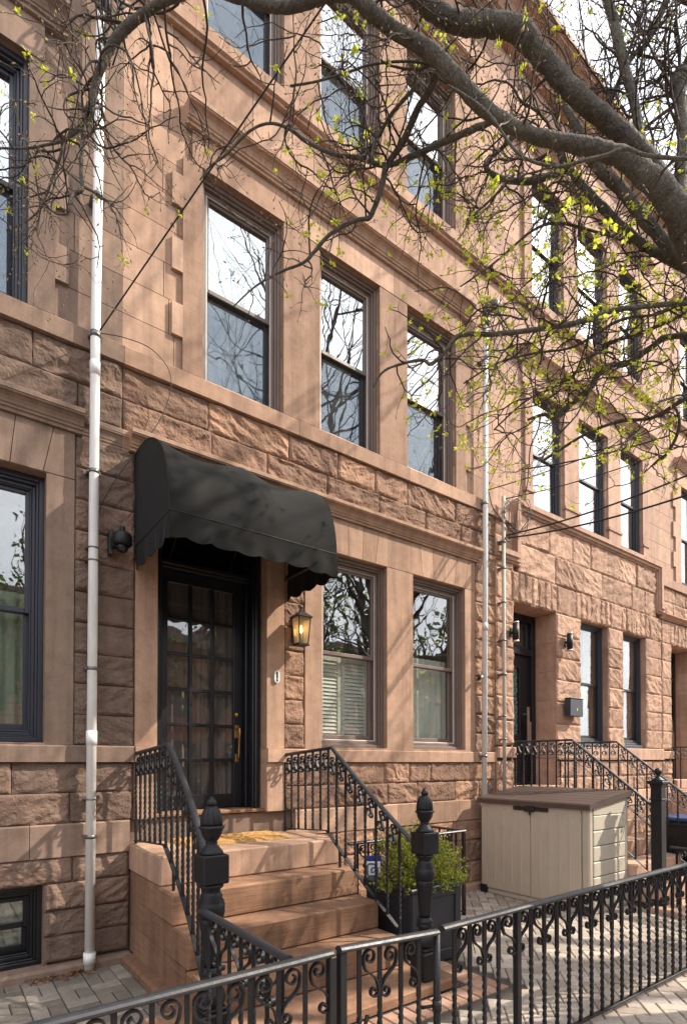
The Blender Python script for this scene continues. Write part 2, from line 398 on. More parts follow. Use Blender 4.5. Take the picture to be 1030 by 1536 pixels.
# ------------------------------------------------------------------ masonry
def fbm(x, y, z, o=4): return noise.fractal((x, y, z), .9, 2.1, o)
def rock_block(mb, x0, x1, z0, z1, y, res, proud=.036, amp=1.0, nx=None, tint=None):
    fine = 1.0 if res < .02 else .4
    """rock-faced block: pitched margins, split facets, chipped ledges and scallops"""
    w, h = x1 - x0, z1 - z0; nu = max(4, int(w / res)); nv = max(4, int(h / res)); sd_ = R.uniform(0, 90)
    an = R.uniform(.2, .9) * R.choice((-1, 1, 1)); ca, sa = cos(an), sin(an)
    pr = proud * R.uniform(.75, 1.25); vs = []; fs = []; tint = R.random() if tint is None else tint
    pl = [(R.uniform(.75, 1.25), 0, 0, R.uniform(-.5, .5), R.uniform(-.4, .4))]
    for k in range(int(3 + w * 7)): pl.append((R.uniform(.62, 1.0), x0 + w * R.random(), z0 + h * R.random(), R.uniform(-4, 4), R.uniform(-5.5, 5.5)))
    for i in range(1, len(pl)): pass
    n_ = noise.noise
    for j in range(nv + 1):
        for i in range(nu + 1):
            u, v = i / nu, j / nv; X, Z = x0 + u * w, z0 + v * h
            if 0 < i < nu and 0 < j < nv: X += R.uniform(-.3, .3) * w / nu; Z += R.uniform(-.3, .3) * h / nv
            e = min(min(X - x0, x1 - X), min(Z - z0, z1 - Z))
            if e <= 1e-6: vs.append((X, y - pr * amp * (.34 + .2 * n_((X * 18, Z * 18, sd_ + 3))), Z)); continue
            w1, w2 = n_((X * 6, Z * 6, sd_)), n_((X * 6, Z * 6, sd_ + 5))
            Xw, Zw = X + .035 * w1, Z + .035 * w2
            hh = pl[0][0] + pl[0][3] * (u - .5) + pl[0][4] * (v - .5)
            for c, px_, pz_, gx, gz in pl[1:]: hh = min(hh, c + abs((Xw - px_) * gx + (Zw - pz_) * gz) * .55 + .0)
            lx, lz = Xw * ca + Zw * sa, -Xw * sa + Zw * ca
            f = n_((lx * 4.5, lz * 13, sd_)) + .5 * n_((lx * 11, lz * 27, sd_))
            st = f * 3.2; fl = math.floor(st); fr = st - fl; fr = 0 if fr < .72 else (fr - .72) / .28
            hh += .30 * (fl + fr) / 3.2 + .16 * f
            hh += fine * (.10 * (1 - 2 * abs(n_((X * 26, Z * 34, sd_)))) + .07 * n_((X * 60, Z * 60, sd_)))
            q = e + .010 * n_((X * 22, Z * 22, sd_ + 9)); k = max(0, min(1, q / .026)); k = k * (2 - k)
            vs.append((X, y - pr * amp * max(.10, min(1.3, hh * k + .36 * (1 - k))), Z))
    for j in range(nv):
        for i in range(nu):
            a = j * (nu + 1) + i
            if (i + j) % 2: fs += [(a, a + 1, a + nu + 2), (a, a + nu + 2, a + nu + 1)]
            else: fs += [(a, a + 1, a + nu + 1), (a + 1, a + nu + 2, a + nu + 1)]
    ring = [i for i in range(nu + 1)] + [j * (nu + 1) + nu for j in range(1, nv + 1)] + [nv * (nu + 1) + i for i in range(nu - 1, -1, -1)] + [j * (nu + 1) for j in range(nv - 1, 0, -1)]
    b = len(vs)
    for q in ring: vs.append((vs[q][0], y + .05, vs[q][2]))
    m = len(ring)
    for i in range(m): fs.append((ring[i], b + i, b + (i + 1) % m, ring[(i + 1) % m]))
    mb.add(vs, fs, tint, False)
def spans(x0, x1, za, zb, holes):
    out = [(x0, x1)]
    for hx0, hx1, hz0, hz1 in holes:
        if hz0 < zb - 1e-4 and hz1 > za + 1e-4:
            nx = []
            for a, b in out:
                if hx0 <= a and hx1 >= b: continue
                if hx1 <= a or hx0 >= b: nx.append((a, b)); continue
                if hx0 > a: nx.append((a, hx0))
                if hx1 < b: nx.append((hx1, b))
            out = nx
    return out
def rock_wall(mb, x0, x1, zs, y, holes=(), res=.02, lo=.34, hi=.78, proud=.036, g=.0045, stagger=None):
    for za, zb in zip(zs[:-1], zs[1:]):
        for a, b in spans(x0, x1, za, zb, holes):
            x = a
            while x < b - .01:
                L = R.uniform(lo, hi)
                if b - x - L < lo * .7: L = b - x
                rock_block(mb, x + g / 2, x + L - g / 2, za + g / 2, zb - g / 2, y, res, proud); x += L
def ashlar_wall(mb, x0, x1, zs, y, dep, holes=(), lo=.6, hi=1.25, g=.0055):
    cuts = sorted(set([z for z in zs] + [h for H in holes for h in H[2:] if zs[0] < h < zs[-1]]))
    real = set(zs)
    vj = {}
    for za, zb in zip(cuts[:-1], cuts[1:]):
        row = max(z for z in zs if z <= za + 1e-6)
        if row not in vj:
            xs = []; x = x0 + R.uniform(.3, lo)
            while x < x1 - .25: xs.append(x); x += R.uniform(lo, hi)
            vj[row] = (xs, [R.random() for _ in range(len(xs) + 1)])
        xs, ts = vj[row]
        for a, b in spans(x0, x1, za, zb, holes):
            e = [a] + [x for x in xs if a + .12 < x < b - .12] + [b]
            for p, q in zip(e[:-1], e[1:]):
                k = sum(1 for x in xs if x <= p + 1e-6)
                mb.box(p + (g / 2 if p > a else 0), q - (g / 2 if q < b else 0), y, y + dep, za + (g / 2 if za in real else 0), zb - (g / 2 if zb in real else 0), ts[k])
def voussoirs(mb, x0, x1, z0, z1, y, dep, cx, n, keyx=(), g=.005):
    """flat arch of fanning stones"""
    es = [x0 + (x1 - x0) * i / n for i in range(n + 1)]
    for i in range(n):
        a, b = es[i], es[i + 1]; k = .16
        at, bt = a + (a - cx) * k * (i > 0), b + (b - cx) * k * (i < n - 1)
        at = x0 if i == 0 else at; bt = x1 if i == n - 1 else bt
        at, bt = max(x0, at), min(x1, bt)
        pr = [(a + (g / 2 if i else 0), z0), (b - (g / 2 if i < n - 1 else 0), z0), (bt - (g / 2 if i < n - 1 else 0), z1), (at + (g / 2 if i else 0), z1)]
        mb.prism_y(pr, y, y + dep, R.random())
def cornice(x0, x1, y, z0, z1, pj):
    """moulded hood: list of (y,z)"""
    h = z1 - z0
    return [(y + .06, z0), (y - pj * .22, z0), (y - pj * .22, z0 + h * .14), (y - pj * .34, z0 + h * .17), (y - pj * .34, z0 + h * .28), (y - pj * .42, z0 + h * .31),
            (y - pj * .46, z0 + h * .42), (y - pj * .56, z0 + h * .54), (y - pj * .74, z0 + h * .64), (y - pj * .93, z0 + h * .68), (y - pj * .93, z0 + h * .74), (y - pj, z0 + h * .76), (y - pj, z0 + h * .95), (y - pj * .9, z1), (y + .06, z1 + .02)]
def frame4(mb, x0, x1, y0, y1, z0, z1, wl, wt, wb=None, wr=None, b=.004):
    """picture frame of four butted members"""
    wb = wt if wb is None else wb; wr = wl if wr is None else wr
    mb.bbox(x0, x0 + wl, y0, y1, z0, z1, b, .5); mb.bbox(x1 - wr, x1, y0, y1, z0, z1, b, .5)
    mb.bbox(x0 + wl, x1 - wr, y0 + .0006, y1, z1 - wt, z1, b, .5); mb.bbox(x0 + wl, x1 - wr, y0 + .0006, y1, z0, z0 + wb, b, .5)
def wavy(mb, x0, x1, y, z0, z1, n=7, amp=.022, seed=0):
    """hanging curtain with folds, a few mm thick"""
    nu = n * 8; vs = []; fs = []
    for j, z in enumerate((z0, (z0 + z1) / 2, z1)):
        for i in range(nu + 1):
            u = i / nu; a = amp * sin(u * n * 2 * pi + seed + .5 * sin(u * 9 + seed)) * (1 - .25 * j)
            vs.append((x0 + u * (x1 - x0), y + a, z))
    for j in range(2):
        for i in range(nu):
            a = j * (nu + 1) + i; fs.append((a, a + 1, a + nu + 2, a + nu + 1))
    mb.add(vs, fs, .5, True)
def tilt(o):
    """no two panes hang quite true"""
    me = o.data; a, b = R.uniform(-.004, .004), R.uniform(-.004, .004); c = me.vertices[0].co.copy()
    for v in me.vertices: v.co.y += max(-.006, min(.006, a * (v.co.x - c.x - .3) + b * (v.co.z - c.z - .45)))
def window(house, x0, x1, z0, z1, style, gl, y=.0, rec=.10, cover=None, label=None, split=.5, dim_sheet=False, ws=1.0, dz=1.0):
    """double hung window: frame > upper and lower sash, panes, blind, dark room behind"""
    fm, sm, st = {'brown': ('brown', 'brown', 'tan'), 'brownd': ('brown', 'brownd', 'tan'), 'navy': ('navy', 'navy', 'navy'), 'black': ('black', 'black', 'black'), 'dark': ('navy', 'black', 'navy')}[style]
    mb0 = MB(); mb = mb0; Y = y + rec; Y0 = Y; made = []
    frame4(mb, x0, x1, Y, Y + .19 * dz, z0, z1, .034 * ws, .04 * ws, .035)
    frame4(mb, x0 + .034 * ws, x1 - .034 * ws, Y + .022 * dz, Y + .185 * dz, z0 + .035, z1 - .04 * ws, .018 * ws, .02 * ws, .012); frame4(mb, x0 + .052 * ws, x1 - .052 * ws, Y + .05 * dz, Y + .18 * dz, z0 + .047, z1 - .06 * ws, .023 * ws, .025 * ws, .028)
    f = mb.build('window', M[fm], house)
    if label: f['label'] = label
    zi0, zi1, xi0, xi1 = z0 + .075, z1 - .085 * ws, x0 + .075 * ws, x1 - .075 * ws
    zm = zi0 + (zi1 - zi0) * split; sw = .042 * ws
    mb = MB(); frame4(mb, xi0 + .0015, xi1 - .0015, Y + .056 * dz, Y + .076 * dz, zi0 + .0015, zi1 - .0015, .017, .010, .014, .012); mb.build('stop', M[st], f)
    mb = MB(); frame4(mb, xi0, xi1, Y + .078 * dz, Y + .112 * dz, zm - .02, zi1, sw, sw, .04); mb.build('sash', M[sm], f)
    mb = MB(); mb.box(xi0 + sw - .004, xi1 - sw + .004, Y + .092 * dz, Y + .096 * dz, zm + .016, zi1 - sw + .004); o_ = mb.build('pane', M[gl], f); tilt(o_)
    mb = MB(); frame4(mb, xi0, xi1, Y + .117 * dz, Y + .152 * dz, zi0, zm + .02, sw + .004, .04, .065); mb.build('sash', M[sm], f)
    mb = MB(); mb.box(xi0 + sw, xi1 - sw, Y + .132 * dz, Y + .136 * dz, zi0 + .061, zm - .016); tilt(mb.build('pane', M[gl], f))
    if dim_sheet:
        mb = MB(); mb.box(xi0 + .012, xi1 - .012, Y + .104 * dz, Y + .1045 * dz, zi0 + .02, zm - .02); mb.build('dim_sheet', M['dim_sheet'], f)  # added see-through sheet that darkens the lower pane
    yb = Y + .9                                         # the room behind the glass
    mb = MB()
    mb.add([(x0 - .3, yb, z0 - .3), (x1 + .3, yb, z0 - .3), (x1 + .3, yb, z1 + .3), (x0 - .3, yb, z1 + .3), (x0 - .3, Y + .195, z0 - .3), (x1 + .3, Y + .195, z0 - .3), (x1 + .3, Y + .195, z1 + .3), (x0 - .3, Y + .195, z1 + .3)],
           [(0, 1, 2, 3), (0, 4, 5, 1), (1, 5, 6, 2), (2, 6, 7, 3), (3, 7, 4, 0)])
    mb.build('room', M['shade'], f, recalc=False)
    if cover:
        kind, mat, a, b = cover
        za, zb = z0 + (z1 - z0) * a, z0 + (z1 - z0) * b; mb = MB()
        if kind == 'shutter':
            xm = (x0 + x1) / 2
            for p, q in ((x0 + .06, xm - .004), (xm + .004, x1 - .06)):
                frame4(mb, p, q, Y + .2, Y + .228, za, zb, .05, .06)
                n = int((zb - za - .12) / .040)
                for i in range(n):
                    zz = za + .06 + (i + .5) * (zb - za - .12) / n
                    mb.prism_x([(Y + .205, zz - .021), (Y + .209, zz - .023), (Y + .226, zz + .016), (Y + .222, zz + .018)], p + .05, q - .05, .5)
            mb.build('shutter', M[mat], f)
        elif kind == 'curtain':
            wavy(mb, x0 + .05, x1 - .05, Y + .24, za, zb, 8, .02, x0); mb.build('curtain', M[mat], f, recalc=False)
        elif kind == 'pair':
            wavy(mb, x0 + .05, x0 + (x1 - x0) * .36, Y + .24, za, zb, 4, .02, x0); wavy(mb, x1 - (x1 - x0) * .36, x1 - .05, Y + .24, za, zb, 4, .02, x1); mb.build('curtain', M[mat], f, recalc=False)
    return f
def jamb_teeth(mb, xa, dirn, z0, z1, y, pr=.03):
    """toothed raised edge of the window surround: long and short blocks"""
    z = z0; k = 0
    while z < z1 - .05:
        h = min(.285, z1 - z); L = .095 if k % 2 else 0
        if L:
            a, b = (xa - L, xa) if dirn < 0 else (xa, xa + L)
            mb.box(a, b, y - pr, y + .05, z + .002, z + h - .002, R.random())
        z += h; k += 1
# ------------------------------------------------------------------ houses
BELT0, BELT1, BAND0, BAND1 = 1.60, 1.73, .88, 1.13
C0, C1, SB0, SB1, H2, T0, T1, H3, TOP = 4.14, 4.29, 4.83, 4.985, 6.89, 8.0, 8.185, 10.0, 11.35
def upper_wall(house, mat, x0, x1, wins2, wins3, sur, style2, style3, covers2, z_from=SB1, teeth=True, hood=True, h2b=5.0, band=True, rec2=.03, ws=1.0):
    """dressed upper storeys: wall, raised surrounds, hoods, third floor sill band, windows, roof cornice"""
    holes = [(a, b, h2b, H2) for a, b in wins2] + [(a, b, T1 + .015, H3) for a, b in wins3]
    zs = [z_from]
    while zs[-1] + .31 < T0 - .1: zs.append(zs[-1] + (T0 - z_from) / 10)
    zs[-1] = T0
    mb = MB(); ashlar_wall(mb, x0, x1, zs, 0, .27, holes)
    zs = [T1 + (TOP - T1) * i / 10 for i in range(11)]; ashlar_wall(mb, x0, x1, zs, 0, .27, holes)
    mb.build('wall', M[mat], house)
    if sur:
        sx0, sx1 = sur
        e = [sx0 + .08] + [(a[1] + b[0]) / 2 for a, b in zip(wins2[:-1], wins2[1:])] + [sx1 - .08]
        for zz0, zz1, zz2 in ((h2b, H2, 7.18), (T1 + .015, H3, H3 + .29)):
            mb = MB(); ashlar_wall(mb, sx0, sx1, [zz0, zz1 + .002], -.03, .0295, holes, 9, 9)
            for p, q in zip(e[:-1], e[1:]): mb.box(p + .002, q - .002, -.034, -.0005, zz1 + .004, zz2, R.random())
            if teeth: jamb_teeth(mb, sx0, -1, zz0, zz1, 0); jamb_teeth(mb, sx1, 1, zz0, zz1, 0)
            mb.build('window_surround', M[mat], house)
        for zz in (7.182, H3 + .292):
            mb = MB(); mb.prism_x(cornice(0, 0, -.034, zz, zz + .185, .125), sx0 + .02, sx1 + .07, .6); mb.build('cornice', M[mat], house)
    if band:
        mb = MB(); x = x0
        while x < x1 - .01:
            L = R.uniform(1.2, 2.0); e = x1 if x1 - x - L < .6 else x + L
            mb.prism_x([(.2, T0), (-.05, T0), (-.05, T0 + .03), (-.075, T0 + .045), (-.075, T1 - .02), (-.03, T1), (.2, T1)], x + .002, e - .002, R.random()); x = e
        mb.build('sill_band', M[mat], house)
    for i, (a, b) in enumerate(wins2): window(house, a, b, h2b, H2, style2, 'glassup', 0, rec2, covers2[i] if covers2 else None, None, .5, ws == 1, ws, ws)
    for i, (a, b) in enumerate(wins3): window(house, a, b, T1 + .015, H3, style3, 'glassup', 0, rec2, ('curtain', 'sheer', .0, .5) if i % 2 == 0 else None, None, .5, ws == 1, ws, ws)
    mb = MB(); mb.prism_x(cornice(0, 0, .0, TOP, TOP + .5, .42), x0, x1, .4); mb.box(x0, x1, .06, 9.5, TOP, TOP + .48, .2)
    mb.build('roof_cornice', M[mat], house)
def core(house, x0, x1, holes, z1=TOP):
    mb = MB(); e = .012
    ashlar_wall(mb, x0, x1, [-.2, z1], .034, .26, [(a - e, b + e, c - e, d + e) for a, b, c, d in holes], 99, 99, 0)
    mb.box(x0, x0 + .1, .294, 9.5, -.2, z1); mb.box(x1 - .1, x1, .294, 9.5, -.2, z1); mb.box(x0 + .1, x1 - .1, 9.3, 9.5, -.2, z1)
    mb.build('masonry_core', M['mortar'], house)
def band_run(mb, x0, x1, z0, z1, y, lo=1.0, hi=1.7, top=.0):
    x = x0
    while x < x1 - .01:
        L = R.uniform(lo, hi); e = x1 if x1 - x - L < .5 else x + L
        mb.prism_x([(.2, z0), (y, z0), (y, z1 - .012), (y + .012, z1), (.2, z1 + .0)], x + .002, e - .002, R.random()); x = e
def small_hood(mb, x0, x1, y=0.0): mb.prism_x(cornice(0, 0, y, C0, C1 + .01, .045), x0, x1, .4)

# ---- the house with the awning
X0, X1 = 1.20, 5.90; XL = 1.302
A = thing('brownstone_house', 'brown stone row house with a black arched awning over its glazed front door', 'house', (0, 0, 0), 'row houses of the terrace')
W1 = [(3.15, 4.025), (4.42, 5.31)]; W2 = [(1.868, 2.70), (3.125, 3.925), (4.337, 5.158)]
DOOR = (1.49, 2.52, BAND1 + .004, 3.9)
core(A, X0 + .0, X1, [(*w_, 1.75, 3.772) for w_ in W1] + [DOOR] + [(*w_, 5.0, H2) for w_ in W2] + [(*w_, T1 + .015, H3) for w_ in W2])
mb = MB()
rock_wall(mb, 2.84, X1, [.09, .35, .62, .88], 0, [], .0135)
rock_wall(mb, 2.84, X1, [1.13, 1.365, 1.60], 0, [], .0135)
rock_wall(mb, 2.714, 2.948, [1.13, 1.365, 1.6], 0, [], .0125)
rock_wall(mb, 2.714, 2.948, [1.73, 1.97, 2.21, 2.45, 2.69, 2.93, 3.17, 3.41, 3.65, 3.9, C0], 0, [], .0125, .5, .5)
rock_wall(mb, 5.50, X1, [1.73, 1.97, 2.21, 2.45, 2.69, 2.93, 3.17, 3.41, 3.65, 3.9, C0], 0, [], .0135, .5, .5)
rock_wall(mb, X0, X1, [C1, 4.56, SB0], 0, [], .0125, .45, .85, .038)
mb.build('rough_stonework', M['rock'], A)
mb = MB(); ashlar_wall(mb, 2.95, 5.492, [BELT1, 3.776], -.03, .3, [(*w_, 1.75, 3.772) for w_ in W1], 9, 9)
voussoirs(mb, 2.95, 4.04, 3.78, C0, -.03, .3, 3.55, 6); voussoirs(mb, 4.04 + .002, 4.40, 3.78, C0, -.03, .3, 4.22, 1); voussoirs(mb, 4.402, 5.492, 3.78, C0, -.03, .3, 4.9, 6)
for a, b in ((1.307, 1.488), (2.522, 2.712)):
    mb.box(a, b, -.03, .27, BAND1 + .002, BELT0 - .002, R.random()); mb.box(a, b, -.03, .27, BELT1 + .002, C0, R.random())
    mb.box(a - .0, b, -.058, .27, BELT0, BELT1, R.random())
mb.box(1.488, 2.522, -.028, .27, 3.9, C0, .5)
mb.build('dressed_stonework', M['ashlar'], A)
mb = MB(); band_run(mb, 2.84, X1, BAND0, BAND1, -.035); mb.build('stone_band', M['ashlar'], A)
mb = MB(); band_run(mb, 2.714, X1, BELT0, BELT1, -.05, 1.6, 2.4); mb.build('belt_course', M['ashlar'], A)
mb = MB(); band_run(mb, X0, X1, SB0, SB1, -.06, 1.2, 2.2); mb.build('sill_band', M['ashlar'], A)
mb = MB(); mb.prism_x([(.2, 0), (-.09, 0), (-.09, .07), (-.07, .09), (.2, .09)], 2.84, X1); mb.build('plinth', M['ashlar'], A)
mb = MB(); mb.prism_x(cornice(0, 0, -.03, C0 + .004, C1 + .01, .10), 1.25, 5.56, .5); small_hood(mb, 5.56, X1); small_hood(mb, X0, 1.25); mb.build('cornice', M['ashlar'], A)
window(A, *W1[0], 1.75, 3.772, 'brown', 'glasslo', 0, .03, ('shutter', 'blind', .03, .5), 'brown sash window with pale shutters behind its lower half')
window(A, *W1[1], 1.75, 3.772, 'brown', 'glasslo', 0, .03, ('curtain', 'sheerg', .03, .56), 'brown sash window with pale folded curtains behind its lower half')
upper_wall(A, 'ashlar', X0, X1, W2, W2, (1.693, 5.335), 'brownd', 'brownd', [('curtain', 'sheer', 0, .5), ('curtain', 'sheergrey', 0, .5), ('curtain', 'sheergrey', .0, .35)])
# door: frame, slab of fifteen and more panes, transom
D = .26
mb = MB(); z0, z1 = BAND1 + .03, 3.88
mb.bbox(1.49, 1.57, .10, D + .08, z0, z1, .006); mb.bbox(2.44, 2.52, .10, D + .08, z0, z1, .006)
mb.bbox(1.57, 1.60, .19, D + .08, z0, z1, .005); mb.bbox(2.41, 2.44, .19, D + .08, z0, z1, .005)
mb.bbox(2.458, 2.502, .075, .10, z0, z1, .01); mb.bbox(1.508, 1.552, .075, .10, z0, z1, .01)
mb.bbox(1.57, 2.44, .185, D + .08, 3.335, 3.42, .006); mb.bbox(1.57, 2.44, .16, .185, 3.36, 3.40, .006); mb.bbox(1.57, 2.44, .12, D + .08, 3.82, 3.88, .006)
fr = mb.build('door_frame', M['black'], A)
mb = MB(); mb.box(1.60, 2.41, .27, .276, 3.42, 3.82); mb.build('transom_pane', M['glassd'], fr)
mb = MB(); sl0, sl1 = 1.602, 2.408; px0, px1, pz0, pz1 = 1.672, 2.318, 1.295, 3.235
mb.bbox(sl0, px0, D - .0, D + .045, z0 + .005, 3.332, .003); mb.bbox(px1, sl1, D, D + .045, z0 + .005, 3.332, .003)
mb.bbox(px0, px1, D + .0006, D + .045, z0 + .005, pz0, .003); mb.bbox(px0, px1, D + .0006, D + .045, pz1, 3.332, .003)
for i in (1, 2): x = px0 + (px1 - px0) * i / 3; mb.bbox(x - .016, x + .016, D + .004, D + .04, pz0, pz1, .005)
for j in range(1, 6): z = pz0 + (pz1 - pz0) * j / 6; mb.bbox(px0, px1, D + .0075, D + .04, z - .016, z + .016, .005)
dr = mb.build('door', M['black'], A); dr['label'] = 'black glazed front door with eighteen panes'
mb = MB()
for i in range(3):
    for j in range(6):
        a = px0 + (px1 - px0) * i / 3; c = pz0 + (pz1 - pz0) * j / 6; k = R.uniform(-.0012, .0012)
        mb.add([(a, D + .024 + k, c), (a + .2153, D + .024 - k, c), (a + .2153, D + .0245 + R.uniform(-.0012, .0012), c + .3233), (a, D + .0245 + k, c + .3233)], [(0, 1, 2, 3)])
mb.build('pane', M['glassd'], dr, recalc=False)
mb = MB(); hx = 2.352                                             # handle set on the right stile
mb.tube([(hx, D - .012, 2.06), (hx, D, 2.06)], .026, 16); mb.tube([(hx, D - .022, 2.06), (hx, D - .012, 2.06)], .017, 12)
mb.build('deadbolt', M['brass'], dr)
mb = MB(); mb.bbox(hx - .022, hx + .022, D - .008, D, 1.83, 1.96, .006); mb.bbox(hx - .018, hx + .018, D - .008, D, 1.60, 1.68, .006)
mb.tube(cat_rom([(hx, D - .005, 1.925), (hx, D - .05, 1.93), (hx, D - .066, 1.87), (hx, D - .05, 1.78), (hx, D - .045, 1.69), (hx, D - .035, 1.645), (hx, D - .004, 1.64)], 5), .0095, 8)
mb.tube([(hx - .012, D - .006, 1.9), (hx - .03, D - .03, 1.945)], .006, 6); mb.build('handle', M['brass'], dr)
mb = MB(); mb.bbox(1.488, 2.522, -.0, .30, BAND1 - .0, BAND1 + .03, .006); mb.build('threshold', M['step'], A)
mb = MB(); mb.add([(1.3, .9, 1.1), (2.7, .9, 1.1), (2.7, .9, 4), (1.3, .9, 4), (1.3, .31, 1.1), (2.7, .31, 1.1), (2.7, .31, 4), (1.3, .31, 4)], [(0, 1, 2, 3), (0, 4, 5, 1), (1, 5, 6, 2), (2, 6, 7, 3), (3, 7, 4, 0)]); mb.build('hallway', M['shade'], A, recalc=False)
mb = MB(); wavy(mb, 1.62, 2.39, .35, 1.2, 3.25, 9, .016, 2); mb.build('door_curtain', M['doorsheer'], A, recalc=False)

# ---- the house on the left
B = thing('brownstone_house', 'greyer brown row house with dark slate window frames beside the white drain pipe', 'house', (0, 0, 0), 'row houses of the terrace')
LX = -3.5; V1 = [(-2.85, -1.95), (-1.5, -.62), (-.225, .652)]; V2 = [(-2.77, -1.95), (-1.53, -.71), (-.30, .52)]; VB = [(-2.8, -2.0), (-1.5, -.62), (-.21, .655)]
core(B, LX, X0 - .002, [(*a, 1.745, 3.778) for a in V1] + [(*a, 5.0, H2) for a in V2] + [(*a, T1 + .015, H3) for a in V2] + [(*a, .075, .68) for a in VB])
mb = MB(); hb = [(*a, .07, .68) for a in VB]
rock_wall(mb, LX, XL - .03, [.09, .285, .475, .68], 0, hb, .0125, .3, .6); rock_wall(mb, LX, XL - .03, [.68, .88], 0, [], .0135)
rock_wall(mb, LX, XL, [1.13, 1.365, 1.60], 0, [], .0135)
rock_wall(mb, .847, XL, [BELT1, 1.97, 2.21, 2.45, 2.69, 2.93, 3.17, 3.41, 3.65, 3.9, C0], 0, [], .0115, .6, .6)
rock_wall(mb, LX, X0, [C1, 4.56, SB0], 0, [], .0125, .45, .85, .038)
mb.build('rough_stonework', M['rockL'], B)
mb = MB(); ashlar_wall(mb, LX, .845, [BELT1, 3.782], -.03, .3, [(*a, 1.745, 3.778) for a in V1], 9, 9)
voussoirs(mb, -.45, .845, 3.786, C0, -.03, .3, .2, 6); voussoirs(mb, -1.75, -.452, 3.786, C0, -.03, .3, -1.06, 6); voussoirs(mb, LX, -1.752, 3.786, C0, -.03, .3, -2.5, 7)
for a, b in VB: mb.box(a - .0, a, 0, 0, 0, 0) if 0 else None
mb.build('dressed_stonework', M['ashlarL'], B)
for a, b in VB:
    mb = MB()
    for p, q, c, d in ((a - .03, a, .07, .68), (b, b + .03, .07, .68), (a - .03, b + .03, .68, .70)): mb.box(p, q, .004, .29, c, d, .4)
    mb.build('window_reveal', M['ashlarL'], B)
mb = MB(); band_run(mb, LX, XL - .03, BAND0, BAND1, -.035); mb.build('stone_band', M['ashlarL'], B)
mb = MB(); band_run(mb, LX, 1.305, BELT0, BELT1, -.05, 1.1, 1.9); mb.build('belt_course', M['ashlarL'], B)
mb = MB(); band_run(mb, LX, X0, SB0, SB1, -.06, 1.2, 2.2); mb.build('sill_band', M['ashlarL'], B)
mb = MB(); mb.prism_x([(.3, -.01), (-.09, -.01), (-.09, .05), (-.07, .07), (.3, .07)], LX, XL - .03); mb.build('plinth', M['ashlarL'], B)
mb = MB(); mb.prism_x(cornice(0, 0, -.03, C0 + .004, C1 + .02, .10), LX, .90, .5); small_hood(mb, .90, X0); mb.build('cornice', M['ashlarL'], B)
for i, a in enumerate(V1): window(B, *a, 1.75, 3.776, 'navy', 'glasslo', 0, .07, ('curtain', 'sheerdim', .02, .58), 'dark slate sash window with green curtains behind its lower half')
for a in VB:
    f = window(B, *a, .072, .678, 'black', 'glasslo', 0, .06, ('curtain', 'sheerdim', 0, .95))
upper_wall(B, 'ashlarL', LX, X0 - .002, V2, V2, (-2.95, .70), 'navy', 'navy', [None, None, ('curtain', 'sheer', 0, .6)])

